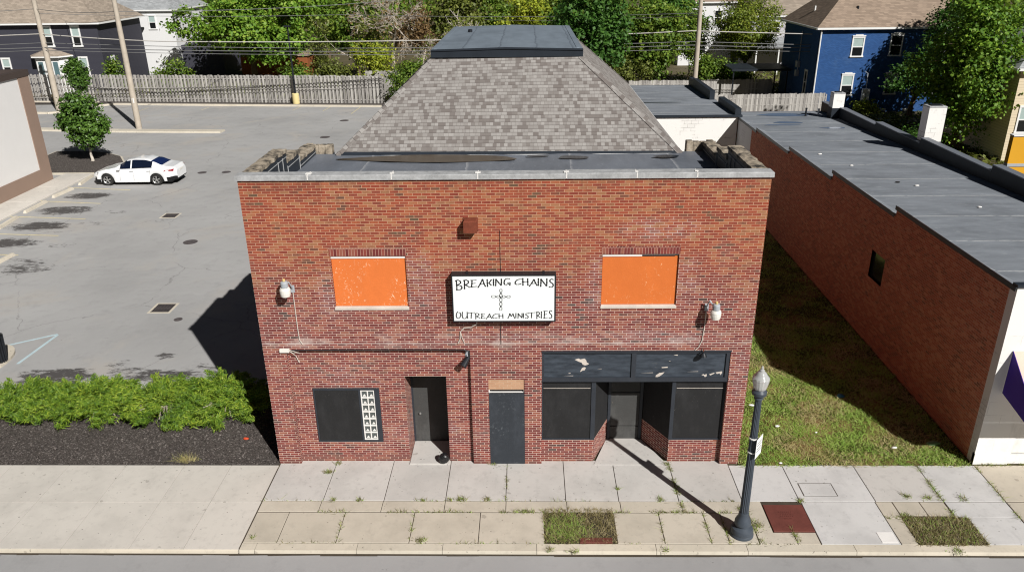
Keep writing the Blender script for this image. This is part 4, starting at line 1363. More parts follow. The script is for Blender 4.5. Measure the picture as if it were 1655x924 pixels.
m.tube([(1.02, -.02, 5.33), (1.02, -.02, 4.9), (1.02, -.02, 4.3), (1.03, -.02, 3.95), (1.1, -.02, 3.82)], .012, 6)
m.build('cable', M['wire_white'], t_)
t_ = yard_light(11.88, -.36, 5.0, 11.72, 4.86, 'grey yard light with a white bucket lens at the right of the brick front', -1)
m = MB()
m.tube([(11.72, -.02, 4.76), (11.71, -.02, 4.3), (11.68, -.02, 3.9), (11.6, -.02, 3.7), (11.52, -.02, 3.62)], .012, 6)
m.build('cable', M['wire_white'], t_)
t_ = thing('vent_box', 'small rusty square metal box high on the brick front', 'vent box', (5.7, 0, 7.1))
m = MB()
m.bbox(5.52, 5.85, -.26, -.005, 6.99, 7.3, .02)
m.build('case', M['rust'], t_)
m = MB()
m.box(5.5, 5.87, -.02, -.002, 6.97, 7.32)
m.build('flange', M['rust'], t_)
t_ = thing('spotlight', 'small black spotlight in the corner above the recessed doorway', 'spotlight', (5.45, RY, 3.4))
m = MB()
m.tube([(5.46, RY, 3.45), (5.47, .03, 3.42), (5.47, -.02, 3.38)], .02, 6)
m.box(5.42, 5.54, .1, .128, 3.36, 3.54)
m.build('bracket', M['lamp_grey'], t_)
m = MB()
m.tube([(5.5, .02, 3.4), (5.44, -.06, 3.32), (5.36, -.16, 3.22)], [.05, .075, .1], 14)
m.build('lamp_head', M['black_metal'], t_)
t_ = thing('junction_box', 'small white junction box at the left end of the brick ledge', 'junction box', (.58, 0, 3.66))
m = MB()
m.bbox(.47, .72, -.08, -.001, 3.6, 3.7, .01)
m.build('case', M['lamp_white'], t_)
m = MB()
m.tube([(.7, -.03, 3.64), (.8, -.02, 3.55), (.84, .1, 3.4), (.9, .11, 3.2)], .012, 6)
m.tube([(.72, -.03, 3.66), (.86, -.02, 3.6), (.95, .11, 3.48)], .01, 6)
m.build('cable', M['wire_white'], t_)
m = MB()
m.tube([(.62, -.012, 3.64), (3, -.012, 3.655), (5.4, -.012, 3.645), (5.52, -.01, 3.6)], .016, 6)
tag(m.build('conduit', M['black_metal']), 'thin dark conduit running along the top of the recessed bay', 'conduit')
m = MB()
m.tube([(6.41, -.008, 6.97), (6.405, -.008, 6.4), (6.41, -.008, 5.9), (6.4, -.008, 4.55), (6.38, -.008, 4.2), (6.385, -.008, 3.8)], .008, 6)
tag(m.build('hanging_cable', M['black_metal']), 'thin black cable hanging down the brick behind the white sign', 'cable')
t_ = thing('gooseneck_bracket', 'tiny rusty lamp bracket on the top edge of the black fascia', 'bracket', (11.72, 0, 3.56))
m = MB()
m.lathe((11.73, -.1, 3.48), [(.1, 0), (.08, .04), (.03, .1), (.02, .14)], 12)
m.build('shade', M['black_metal'], t_)
m = MB()
m.tube([(11.73, -.1, 3.6), (11.73, -.08, 3.66), (11.72, -.01, 3.67)], .012, 6)
m.build('arm', M['rust'], t_)

# crumpled bin bag in the doorway
def crumple(name, c, r, seed, mat, lab, cat, flat=.8, sub=3):
    import bmesh
    bm = bmesh.new()
    bmesh.ops.create_icosphere(bm, subdivisions=sub, radius=1)
    q = random.Random(seed)
    dirs = [(Vector((q.gauss(0, 1), q.gauss(0, 1), q.gauss(0, 1))).normalized(), q.uniform(-.22, .2)) for _ in range(26)]
    for v in bm.verts:
        n = v.co.normalized()
        k = 1+sum(a*max(0, n.dot(dd)-.6)*2 for dd, a in dirs)+q.uniform(-.04, .04)
        v.co = Vector((n.x*k*r[0], n.y*k*r[1], max(-r[2]*.85, n.z*k*r[2])))+Vector(c)
    me = bpy.data.meshes.new(name)
    bm.to_mesh(me); bm.free()
    me.materials.append(mat)
    o = bpy.data.objects.new(name, me)
    col.objects.link(o)
    return tag(o, lab, cat)
crumple('rubbish_bag', (4.7, .02, .17), (.15, .13, .17), 3, M['bag'], 'crumpled black plastic bag on the step of the recessed doorway', 'bag')

# ------------------------------------------------------------------ lamp post
LX, LY = 12.38, -2.9
lp = thing('street_lamp', 'dark fluted street lamp with an acorn glass globe at the kerb', 'street lamp', (LX, LY, 0))
m = MB()
m.lathe((LX, LY, 0), [(.29, -.01), (.29, .05), (.27, .08), (.275, .16), (.25, .22), (.17, .27), (.165, .3), (.2, .33), (.195, .42), (.15, .52), (.12, .6), (.125, .64), (.11, .68)], 32)
m.build('base', M['post_paint'], lp, smooth=True)
m = MB()
m.lathe((LX, LY, .66), [(.108, 0), (.1, 1.2), (.086, 2.4), (.075, 3.22)], 32, flute=.13)
m.build('post', M['post_paint'], lp)
m = MB()
m.lathe((LX, LY, 3.87), [(.08, 0), (.11, .02), (.1, .06), (.12, .1), (.165, .13), (.17, .2), (.14, .24), (.12, .27)], 24)
m.build('capital', M['post_paint'], lp, smooth=True)
m = MB()
m.lathe((LX, LY, 4.12), [(.12, 0), (.15, .05), (.185, .2), (.195, .28), (.185, .31)], 32, flute=.03)
m.build('globe', M['globe'], lp)
m = MB()
m.lathe((LX, LY, 4.43), [(.19, 0), (.16, .04), (.13, .07), (.12, .1), (.085, .14), (.06, .16), (.055, .19), (.025, .22), (.03, .25), (.008, .3)], 32)
m.build('finial', M['globe'], lp, smooth=True)
m = MB()
m.lathe((LX, LY, 4.14), [(.03, 0), (.05, .05), (.05, .16), (.02, .2)], 12)
m.build('bulb', M['lamp_white'], lp)
m = MB()
m.bbox(12.05, 12.73, -3.25, -2.55, -.05, .006, .01)
tag(m.build('lamp_footing', M['concrete_tan']), kind='structure')
nt = thing('paper_notice', 'small white paper notice tied to the fluted street lamp', 'notice', (LX+.1, LY, 2.4))
m = MB()
ang = R(50)
cx, cy = LX+.13, LY-.06
hx, hy = math.cos(ang)*.16, math.sin(ang)*.16
def npt(s, z, o=0.):
    return (cx+hx*s+math.sin(ang)*o, cy+hy*s-math.cos(ang)*o, z)
m.face([npt(-1, 2.33), npt(1, 2.36), npt(1, 2.9), npt(-1, 2.86)])
m.build('sheet', M['paper'], nt)
m = MB()
for z in (2.5, 2.57, 2.66, 2.73):
    m.face([npt(-.7, z, .004), npt(.7, z+.02, .004), npt(.7, z+.04, .004), npt(-.7, z+.02, .004)])
m.build('print', M['print'], nt)
m = MB()
for z in (2.42, 2.8):
    m.lathe((LX, LY, z), [(.105, 0), (.108, .015), (.105, .03)], 16)
m.build('tape', M['paper'], nt)

# ------------------------------------------------------------------ long brick building on the right
rb = thing('long_brick_building', 'long single storey brick building with a weathered grey flat roof and white painted front', 'building', (22, 0, 0))
XR, XP = 19.55, 25.4
steps = [(0.0, 7.0, 5.38), (7.0, 12.83, 5.1), (12.83, 18.4, 4.8), (18.4, 24.0, 4.55), (24.0, 31.0, 4.4)]
m = MB()
win = (7.15, 8.25, 2.36, 3.36)
for i, (ya, yb, zt) in enumerate(steps):
    if i == 4:
        m.holed('x', XR, ya, 25.0, 0, zt, [], 0, True)
    else:
        m.holed('x', XR, max(ya, .3), yb, 0, zt, [win], 0, True)
m.build('side_wall', M['side_brick'], rb)
m = MB()
m.holed('x', XR-.004, 25.0, 27.98, 1.6, 4.4, [], 0, True)
m.build('painted_wall', M['grey_paint'], rb)
m = MB()
m.holed('x', XR, 0, .3, 0, 5.38, [], 0, True)
m.build('painted_wall', M['grey_paint'], rb)
m = MB()
m.holed('y', 0.0, XR, 32, .35, 5.38, [(20.55, 32, .35, 1.55)])
m.box(XR+.0, 20.5, -.02, .1, 0, .35); m.box(20.5, 32, .02, .1, 0, .3); m.box(20.52, 32, .03, .1, .36, 1.55)
m.build('front_wall', M['white_front'], rb)
m = MB()
m.box(XR+.08, XR+.1, win[0]-.05, win[1]+.05, win[2]-.05, win[3]+.05)
m.build('window_void', M['pane_dark'], rb)
m = MB()
zr = lambda y: 5.2-.034*y
N = 31
for j in range(N):
    m.face([(XR+.25, j, zr(j)), (XP+.05, j, zr(j)), (XP+.05, j+1, zr(j+1)), (XR+.25, j+1, zr(j+1))])
m.build('flat_roof', M['membrane2'], rb)
m = MB()
for (ya, yb, zt) in steps:
    m.hexa([(XR-.05, ya+.002, zt-.03), (XR+.42, ya+.002, zr(ya)-.06), (XR+.42, yb-.002, zr(yb)-.06), (XR-.05, yb-.002, zt-.03)],
           [(XR-.05, ya+.002, zt+.02), (XR+.42, ya+.002, max(zr(ya)+.012, zt-.16)), (XR+.42, yb-.002, zr(yb)+.012), (XR-.05, yb-.002, zt+.02)])
    m.box(XR-.062, XR-.052, ya+.002, yb-.002, zt-.12, zt+.022, 1)
m.box(XR-.05, 32, -.06, .16, 5.385, 5.46, 1)
m.build('coping', [M['membrane2'], M['black_rubber']], rb)
m = MB()
pst = [(0.0, 12.0, 5.47), (12.0, 18.0, 5.24), (18.0, 23.0, 5.0), (23.0, 28.0, 4.85), (28.0, 31.0, 4.7)]
for (ya, yb, zt) in pst:
    m.box(XP, XP+.34, ya+.002, yb-.002, 0, zt)
m.build('parapet', M['black_rubber'], rb)
m = MB()
for (ya, yb, zt) in pst:
    m.bbox(XP-.02, XP+.36, ya+.004, yb-.004, zt, zt+.04, .01)
m.build('parapet_coping', M['membrane'], rb)
m = MB()
m.face([(XP+.3, 31.0, 0), (XR, 31.0, 0), (XR, 31.0, 4.15), (XP+.3, 31.0, 4.15)])
m.build('rear_wall', M['side_brick'], rb)
def chimney(x0, x1, y0, y1, z0, z1, nm='chimney'):
    c = thing(nm, None, None)
    c.parent = rb
    c.location = Vector(((x0+x1)/2, (y0+y1)/2, z0))-root_loc(rb)
    m = MB()
    m.box(x0, x1, y0, y1, z0, z1)
    m.build('stack', M['white_block'], c)
    m = MB()
    m.bbox(x0-.01, x1+.01, y0-.01, y1+.01, z1, z1+.06, .02)
    m.box(x0+.15, x1-.15, y0+.15, y1-.15, z1+.06, z1+.1, 1)
    m.build('cap', [M['coping'], M['black_metal']], c)
    m = MB()
    m.box(x0-.03, x1+.03, y0-.03, y1+.03, z0-.6, z0+.1)
    m.build('flashing', M['black_rubber'], c)
chimney(25.6, 26.4, 18.1, 18.75, 4.95, 6.62)
chimney(24.95, 25.6, 28.0, 28.6, 4.75, 5.66)
for x, y, h in ((23.8, 29, .45), (24.55, 29, .4)):
    m = MB()
    m.lathe((x, y, zr(y)-.02), [(.06, 0), (.055, h), (.07, h), (.07, h+.05), (.02, h+.05)], 10)
    m.build('vent_pipe', M['lamp_grey'] if h < .42 else M['black_metal'], rb)
for q in ((22.6, 29.4, 1.5, .45), (22.0, 26.6, .8, .28), (21.4, 25.8, 1.0, .14), (23.9, 24.7, .7, .2)):
    pond('puddle', q[0], q[1], q[2], q[3], zr(q[1]-q[3])+.012, M['puddle_blue'] if 'puddle_blue' in M else M.setdefault('puddle_blue', plain('sky_lit_water', S(100, 116, 140), .15, .15, 1.)), rb)
aw = thing('awning', 'purple canvas awning over the front of the white painted corner', 'awning', (20.2, 0, 2.3))
A0, A1 = 19.85, 31
m = MB()
m.face([(A0, -.01, 2.3), (A0, -1.25, 2.05), (A0, -1.25, 2.55), (A0, -.01, 3.55)])
m.face([(A0, -1.25, 2.05), (A1, -1.25, 2.05), (A1, -1.25, 2.55), (A0, -1.25, 2.55)])
m.build('side_panel', M['purple'], aw)
m = MB()
m.face([(A0, -1.25, 2.553), (A1, -1.25, 2.553), (A1, -.01, 3.553), (A0, -.01, 3.553)])
m.build('top_panel', M['peach'], aw)
m = MB()
m.tube([(A0, -.01, 3.56), (A0, -1.25, 2.56), (A0, -1.25, 2.05)], .015, 6)
m.build('rail', M['purple'], aw)
# bits of rubble on that roof
for (x, y), lab in zip(((23.0, 8.2), (21.8, 12.0), (22.3, 11.4), (21.2, 15.1), (20.7, 17.6)), ('pale broken brick lying on the grey roof nearest the street', 'dark stone lying on the grey roof near mid length',
                       'white scrap lying on the grey roof near mid length', 'small white scrap on the grey roof toward the far end', 'small pebble on the grey roof by the stepped edge')):
    o = crumple('roof_debris', (x, y, zr(y)+.03), (.09, .05, .03), int(x*100), M['grate_dark'] if 'dark' in lab else M['white_strip'], lab, 'debris', sub=2)

# ------------------------------------------------------------------ white block building behind
wb = thing('white_block_building', 'low white painted block building with a dark flat roof behind the brick storefront', 'building', (15, 34, 0))
m = MB()
m.holed('y', 28.0, 9.8, 19.5, 1.55, 4.42, [])
m.build('front_wall', M['white_block'], wb)
m = MB()
m.holed('y', 28.0, 9.8, 19.5, 0, 1.55, [])
m.face([(19.5, 28, 0), (19.5, 41, 0), (19.5, 41, 4.4), (19.5, 28, 4.4)])
m.face([(9.8, 41, 0), (9.8, 28, 0), (9.8, 28, 4.4), (9.8, 41, 4.4)])
m.face([(19.5, 41, 0), (9.8, 41, 0), (9.8, 41, 4.28), (19.5, 41, 4.28)])
m.build('brick_base', M['side_brick'], wb)
m = MB()
m.face([(9.8, 28.05, 4.47), (19.5, 28.05, 4.47), (19.5, 41, 4.3), (9.8, 41, 4.3)])
m.build('flat_roof', M['membrane2'], wb)
m = MB()
m.box(9.75, 19.75, 27.92, 28.14, 4.38, 4.5)
m.build('edge_trim', M['black_rubber'], wb)
m = MB()
for ya, yb, zt in ((28.15, 31.2, 4.85), (31.2, 32.6, 4.82), (33.9, 39.6, 4.98), (39.6, 41.1, 4.86)):
    m.box(19.36 if ya < 33 else 19.1, 19.72 if ya < 33 else 19.42, ya+.003, yb-.003, 4.2, zt)
m.build('parapet', M['black_rubber'], wb)
pond('puddle', 14.2, 33.0, 2.6, .18, 4.415, M['puddle_dark'], wb)
# slab and step seen in the corner between the two
m = MB()
m.bbox(17.9, 19.4, 25.0, 27.9, -.02, .1, .02)
tag(m.build('side_yard_slab', M['concrete_tan']), kind='structure')

# ------------------------------------------------------------------ pale building on the left
lb = thing('pale_stucco_building', 'white stucco building with brown corner and base trim left of the car park', 'building', (-28, 27, 0))
XL, YL = -24.2, 31.1
m = MB()
m.holed('x', XL, 10, YL-1.05, 1.0, 6.75, [])
m.face([(XL, YL, 0), (-36, YL, 0), (-36, YL, 6.75), (XL, YL, 6.75)])
m.face([(-36, 10, 0), (XL, 10, 0), (XL, 10, 6.75), (-36, 10, 6.75)])
m.build('wall', M['stucco'], lb)
m = MB()
m.box(XL-.2, XL+.05, 10, YL+.05, 0, 1.0)
m.box(XL-.2, XL+.051, YL-1.05, YL+.05, 1.001, 6.75)
m.build('brown_band', M['brown_trim'], lb)
m = MB()
m.box(XL-.3, XL+.09, 9.9, YL+.1, 6.752, 7.12)
m.box(-36.1, XL-.302, YL-.25, YL+.1, 6.752, 7.12)
m.build('coping', M['dark_trim'], lb)
m = MB()
m.face([(-36, 10, 6.8), (XL-.3, 10, 6.8), (XL-.3, YL-.25, 6.8), (-36, YL-.25, 6.8)])
m.build('flat_roof', M['membrane'], lb)
g = MB()
for ya, yb in ((10, 14), (14, 18), (18, 22), (22, 26), (26, 29.3), (29.3, 32.55)):
    g.bbox(XL+.02, -22.25-.0, ya+.008, yb-.008, -.1, .1, .02)
struct('side_walk', g, M['concrete_left'])
# planted island with the small tree
ip = [(-28.5, 32.6), (-20.9, 32.6), (-21.5, 35.6), (-22.6, 37.4), (-24.4, 38.7), (-26.2, 39.2), (-28.5, 39.2)]
g = MB()
g.prism(ip, -.05, .11)
struct('island_kerb', g, M['kerb'])
g = MB()
c0 = Vector((-24.9, 35.9))
g.prism([tuple(c0+(Vector(p)-c0)*.955) for p in ip], .05, .14)
struct('island_mulch', g, M['mulch'])
g = MB()
def kerbline(mb, pts, w=.3, h=.14):
    for a, b in zip(pts, pts[1:]):
        a, b = Vector((*a, 0)), Vector((*b, 0))
        dv = (b-a).normalized()
        s = Vector((-dv.y, dv.x, 0))*w/2
        mb.hexa([a-s, b-s, b+s, a+s], [a-s*.85+Vector((0, 0, h)), b-s*.85+Vector((0, 0, h)), b+s*.85+Vector((0, 0, h)), a+s*.85+Vector((0, 0, h))])
kerbline(g, [(-60, 50.2), (-35, 47.8), (-27.5, 46.9), (-18.4, 46.3)], 1.0, .12)
kerbline(g, [(-7.0, 57.5), (-16, 58.3), (-27, 59.3), (-34.3, 60.1)], .35, .15)
kerbline(g, [(-34.3, 60.1), (-35.6, 59.2), (-36.4, 56.4), (-38.4, 55.4), (-41, 55.6)], .35, .15)
kerbline(g, [(-36.5, 61.2), (-60, 63.2)], .35, .15)
struct('lot_kerb', g, M['kerb'])
g = MB()
g.face([(-60, 61.5, .05), (-36, 60.4, .05), (-27, 59.5, .05), (-6.5, 57.6, .05), (-6.5, 60, .05), (-44, 63.2, .05), (-60, 64, .05)])
struct('fence_strip', g, M['mulch'])

# ------------------------------------------------------------------ houses
def window(parent, x, z0, z1, y, w, cas=.1, axis='y', dark=False, arch=False, sgn=-1, split=.5):
    "sash window on a wall facing -y (axis y) or +x/-x (axis x)"
    wt = thing('window', None, None)
    wt.parent = parent
    wt.location = Vector((x, y, z0) if axis == 'y' else (y, x, z0))-root_loc(parent)
    def bx(mb, a, b, d0, d1, p, q, mi=0):
        if axis == 'y':
            mb.box(a, b, *sorted((y+sgn*d0, y+sgn*d1)), p, q, mi)
        else:
            mb.box(*sorted((y+sgn*d0, y+sgn*d1)), a, b, p, q, mi)
    m = MB()
    bx(m, x-w/2-cas, x-w/2, 0, .06, z0, z1); bx(m, x+w/2, x+w/2+cas, 0, .06, z0, z1)
    bx(m, x-w/2-cas, x+w/2+cas, 0, .07, z1, z1+cas*1.2)
    bx(m, x-w/2-cas*1.4, x+w/2+cas*1.4, 0, .11, z0-cas, z0)
    if arch:
        bx(m, x-w/2-cas*1.3, x+w/2+cas*1.3, 0, .1, z1+cas*1.2, z1+cas*2.)
        bx(m, x-w/4-cas, x+w/4+cas, 0, .1, z1+cas*2., z1+cas*2.6)
    zm = z0+(z1-z0)*split
    bx(m, x-w/2, x+w/2, 0, .05, zm-.035, zm+.035)
    m.build('frame', M['white_trim'], wt)
    m = MB()
    bx(m, x-w/2, x+w/2, .01, .02, zm+.035, z1, 1 if not dark else 0)
    bx(m, x-w/2, x+w/2, .01, .02, z0, zm-.035, 0)
    m.build('pane', [M['pane_dark'], M['blind']], wt)
def hiproof(parent, x0, x1, y0, y1, z, rise, over, mat, ridge='x', name='roof', trim=True):
    rt = thing(name, None, None)
    rt.parent = parent
    rt.location = Vector(((x0+x1)/2, (y0+y1)/2, z))-root_loc(parent)
    a = (x0-over, y0-over, z); b = (x1+over, y0-over, z); c = (x1+over, y1+over, z); e = (x0-over, y1+over, z)
    hw = (y1-y0)/2+over if ridge == 'x' else (x1-x0)/2+over
    k = min(hw, ((x1-x0)/2 if ridge == 'x' else (y1-y0)/2)*.9)
    if ridge == 'x':
        p, q = (x0-over+k, (y0+y1)/2, z+rise), (x1+over-k, (y0+y1)/2, z+rise)
        fs = [[a, b, q, p], [b, c, q], [c, e, p, q], [e, a, p]]
    else:
        p, q = ((x0+x1)/2, y0-over+k, z+rise), ((x0+x1)/2, y1+over-k, z+rise)
        fs = [[a, b, p], [b, c, q, p], [c, e, q], [e, a, p, q]]
    m = MB()
    for f in fs:
        m.face(f)
    m.build('shingles', M[mat], rt)
    if trim:
        m = MB()
        for (u, v) in ((a, b), (b, c), (c, e), (e, a)):
            m.bar((u[0], u[1], z-.09), (v[0], v[1], z-.09), .12, .16)
        m.face([(x0-over, y0-over, z-.1), (x0-over, y1+over, z-.1), (x1+over, y1+over, z-.1), (x1+over, y0-over, z-.1)])
        m.build('gutter', M['white_trim'], rt)
    return rt
dh = thing('charcoal_house', 'two storey charcoal sided house with white window trim behind the left fence', 'house', (-46, 72, 0))
m = MB()
m.box(-54, -38.7, 68, 78, -.1, 7.2)
m.build('wall', M['black_siding'], dh)
rt = hiproof(dh, -54, -38.7, 68, 78, 7.3, 4.2, .45, 'shingle_tan')
m = MB()
m.box(-43.2, -42.5, 70.2, 71, 8.0, 9.4)
m.build('chimney', M['dark_trim'], rt)
for x, z0, z1 in ((-44.15, 4.98, 6.85), (-41.1, 4.98, 6.85), (-49.4, 2.0, 3.6), (-40.9, 1.8, 3.65)):
    window(dh, x, z0, z1, 68, .72, .15)
window(dh, 70.0, 1.9, 3.5, -38.7, .5, .16, 'x', sgn=1)
by = thing('bay_window', None, None)
by.parent = dh
by.location = Vector((-44.2, 67.2, 0))-root_loc(dh)
m = MB()
bpoly = [(-46.2, 68.0), (-45.5, 67.0), (-43.0, 67.0), (-42.3, 68.0)]
m.prism(bpoly, 0, 3.85)
m.build('bay_wall', M['white_trim'], by)
m = MB()
for x in (-45.05, -44.25, -43.45):
    m.box(x-.26, x+.26, 66.965, 66.995, 1.6, 3.4)
m.build('bay_panes', M['pane'], by)
m = MB()
m.face([(-46.6, 68, 4.0), (-45.7, 66.6, 4.0), (-44.3, 67.6, 4.75)]); m.face([(-45.7, 66.6, 4.0), (-42.8, 66.6, 4.0), (-43.9, 67.6, 4.75), (-44.3, 67.6, 4.75)])
m.face([(-42.8, 66.6, 4.0), (-41.9, 68, 4.0), (-43.9, 67.6, 4.75)]); m.face([(-46.6, 68, 4.0), (-44.3, 67.6, 4.75), (-43.9, 67.6, 4.75), (-41.9, 68, 4.0)])
m.build('bay_roof', M['shingle_tan'], by)
m = MB()
m.prism([(-46.6, 68), (-45.7, 66.6), (-42.8, 66.6), (-41.9, 68)], 3.86, 3.99)
m.build('bay_cornice', M['white_trim'], by)

wh = thing('white_sided_house', 'tall white sided house with a grey roof beside the charcoal house', 'house', (-39, 85, 0))
m = MB()
m.box(-45.5, -35.6, 80, 91, -.1, 7.75)
m.build('wall', M['white_siding'], wh)
hiproof(wh, -45.5, -35.6, 80, 91, 7.85, 3.6, .25, 'shingle_grey')
window(wh, -38.15, 5.7, 7.1, 80, .7, .13)
window(wh, -41.2, 1.2, 2.7, 80, .7, .13)
m = MB()
m.box(-35.6, -30.5, 81, 88, -.1, 3.6)
tag(m.build('navy_lean_to', M['black_siding']), 'dark navy outbuilding in the shade of the big maple', 'shed')

bh = thing('blue_brick_house', 'blue painted brick house with white arched window hoods behind the right hand building', 'house', (39, 58, 0))
m = MB()
m.box(32.5, 46.5, 53, 62.6, -.1, 7.15)
m.build('wall', M['blue_brick'], bh)
rt = hiproof(bh, 32.5, 46.5, 53, 62.6, 7.25, 4.6, .35, 'shingle_brown')
for (x, z) in ((34.6, 9.1), (35.4, 9.2)):
    m = MB()
    m.lathe((x-1.2, 57.5, z-.9), [(.08, 0), (.08, .55), (.02, .56)], 8)
    m.build('vent_pipe', M['white_trim'], rt)
m = MB()
m.lathe((36.0, 54.3, 7.9), [(.1, 0), (.1, 1.0), (.02, 1.02)], 8)
m.build('flue', M['black_metal'], rt)
for x, z0, z1, dk in ((35.95, 4.85, 6.35, False), (39.25, 4.9, 6.5, True), (35.5, 1.5, 3.15, False), (39.35, 1.6, 3.2, False), (43, 4.9, 6.4, True), (43, 1.6, 3.2, True)):
    window(bh, x, z0, z1, 53, .86, .11, arch=True, dark=dk)
window(bh, 55.0, 1.4, 3.3, 32.5, .5, .13, 'x', sgn=-1, dark=True)
m = MB()
m.tube([(32.62, 52.85, 7.0), (32.62, 52.9, 6.6), (32.62, 52.93, .3)], .07, 8)
m.build('downpipe', M['white_trim'], bh)
for x in (38.9, 41.2):
    m = MB()
    m.box(x-.4, x+.4, 52.95, 52.999, .05, .25)
    m.build('basement_vent', M['white_trim'], bh)
mt = thing('meter_cabinet', 'pale pair of utility meters on a short post before the blue wall', 'meter box', (37, 52.2, 0))
m = MB()
m.bbox(36.72, 37.38, 52.3, 52.5, 1.75, 2.1, .03); m.bbox(36.72, 36.98, 52.3, 52.5, .75, 1.73, .03); m.bbox(37.1, 37.36, 52.3, 52.5, .8, 1.73, .03)
m.build('cabinet', M['white_trim'], mt)
m = MB()
m.tube([(37.05, 52.4, 0), (37.05, 52.4, 1.8), (37.05, 52.6, 3.4), (36.9, 52.8, 3.5)], .04, 6)
m.build('post', M['lamp_grey'], mt)
for z, s, lab in ((3.4, .28, 'upper grey electric meter on the shaded side of the blue house'), (2.6, .22, 'lower grey electric meter on the shaded side of the blue house')):
    m = MB()
    m.bbox(32.2, 32.48, 57.2-s, 57.2+s, z, z+.55, .03)
    m.tube([(32.4, 57.2, z+.5), (32.4, 57.2, z+3.2 if z > 3 else z+.8)], .04, 6)
    tag(m.build('electric_meter', M['lamp_grey']), lab, 'meter')

be = thing('beige_house', 'beige clapboard house with a grey roof at the right edge', 'house', (42, 38, 0))
m = MB()
m.box(39.35, 50, 34.5, 44, -.1, 6.1)
m.build('wall', M['beige_siding'], be)
hiproof(be, 39.35, 50, 34.5, 44, 6.2, 3.4, .5, 'shingle_grey')
window(be, 40.3, 2.0, 3.6, 34.5, .8, .12)
yb = thing('yellow_building', 'yellow painted wall with a grey band at the right edge behind the roof', 'building', (34, 22, 0))
m = MB()
m.box(30.9, 42, 20, 20.3, -.1, 4.85)
m.build('wall', M['yellow'], yb)
m = MB()
m.box(30.88, 42.05, 19.95, 20.32, 4.86, 4.92)
m.build('coping', M['white_trim'], yb)
m = MB()
m.box(30.89, 42.02, 19.97, 20.31, 3.35, 3.5)
m.build('band', M['lamp_grey'], yb)

w2 = thing('white_house', 'white house glimpsed through the feathery tree right of the roof', 'house', (31, 90, 0))
m = MB()
m.box(26.5, 33.2, 86, 96, -.1, 7.6)
m.build('wall', M['white_siding'], w2)
hiproof(w2, 26.5, 33.2, 86, 96, 7.7, 3.2, .3, 'shingle_brown', 'y')
window(w2, 28.4, 5, 6.6, 86, .8); window(w2, 31.2, 5, 6.6, 86, .8, dark=True); window(w2, 29.5, 1.5, 3.2, 86, .8, dark=True)
w3 = thing('grey_house', 'pale grey sided house with a tan roof left of the blue house', 'house', (37, 85, 0))
m = MB()
m.box(33.9, 46, 80, 92, -.1, 6.3)
m.build('wall', M['grey_siding'], w3)
hiproof(w3, 33.9, 46, 80, 92, 6.4, 3.5, .3, 'shingle_tan')
window(w3, 36.8, 4.3, 5.7, 80, .75, .13, dark=True)
m = MB()
m.hexa([(33.6, 76.5, 3.0), (39.5, 76.5, 3.0), (39.5, 80, 3.4), (33.6, 80, 3.4)], [(33.6, 76.5, 3.15), (39.5, 76.5, 3.15), (39.5, 80, 3.9), (33.6, 80, 3.9)])
m.build('porch_roof', M['shingle_grey'], w3)
for x in (33.9, 36.5, 39.2):
    m = MB()
    m.box(x-.07, x+.07, 76.7, 76.84, 0, 3.05)
    m.build('porch_post', M['white_trim'], w3)
cp = thing('carport', 'dark flat roofed carport on thin posts left of the blue house', 'carport', (29.5, 61, 0))
m = MB()
m.box(26.6, 32.2, 58.3, 62.5, 2.9, 3.1)
m.build('roof', M['black_rubber'], cp)
for x, y in ((26.8, 58.5), (31.9, 58.5), (26.8, 62.3), (31.9, 62.3)):
    m = MB()
    m.box(x-.06, x+.06, y-.06, y+.06, 0, 2.9)
    m.build('post', M['black_metal'], cp)
sh = thing('brown_shed', 'rust brown shed wall glimpsed under the big maple', 'shed', (-23, 78, 0))
m = MB()
m.box(-27, -19, 77, 82, -.1, 2.6)
m.build('wall', plain('rust_brown_boards', S(150, 88, 52), .9, .3, 1.5), sh)
hiproof(sh, -27, -19, 77, 82, 2.65, 1.2, .2, 'shingle_brown', trim=False)

# ------------------------------------------------------------------ fences
def fence(a, b, h, lab, name='board_fence', bw=.19, gap=-.004, z0=.02, alt=.075):
    a, b = Vector((*a, 0)), Vector((*b, 0))
    t_ = thing(name, lab, 'fence', tuple((a+b)/2))
    dv = (b-a).normalized()
    s = Vector((dv.y, -dv.x, 0))
    L = (b-a).length
    n = int(L/(bw+gap))
    m = MB()
    for i in range(n):
        p = a+dv*((bw+gap)*i)+s*(alt if i % 2 else -alt)
        q = p+dv*bw
        zt = h+rnd.uniform(-.05, .04)
        k = rnd.uniform(-.012, .012)
        m.hexa([p-s*.012+Vector((0, 0, z0)), q-s*.012+Vector((0, 0, z0)), q+s*.012+Vector((0, 0, z0)), p+s*.012+Vector((0, 0, z0))][::-1],
               [p-s*.012+dv*k+Vector((0, 0, zt)), q-s*.012+dv*k+Vector((0, 0, zt)), q+s*.012+dv*k+Vector((0, 0, zt)), p+s*.012+dv*k+Vector((0, 0, zt))][::-1])
    m.build('boards', M['fence'], t_)
    for zz in (.35, h*.52, h-.35):
        m = MB()
        m.bar(a+Vector((0, 0, zz)), b+Vector((0, 0, zz)), .035, .09)
        m.build('rail', M['fence'], t_)
    k = max(2, int(L/2.6))
    for i in range(k+1):
        p = a+dv*(L*i/k)-s*.09
        m = MB()
        m.box(p.x-.05, p.x+.05, p.y-.05, p.y+.05, 0, h-.1)
        m.build('post', M['fence'], t_)
fence((-46.0, 62.8), (-7.0, 59.2), 2.7, 'long tall weathered grey board fence along the back of the car park')
fence((18.8, 50.6), (33.2, 51.2), 1.95, 'weathered board fence just behind the low white building', alt=.012, gap=.006, bw=.16)
fence((12.5, 59.4), (31.0, 59.9), 1.95, 'weathered board fence one yard farther back past the leaning pole', alt=.012, gap=.006, bw=.16)
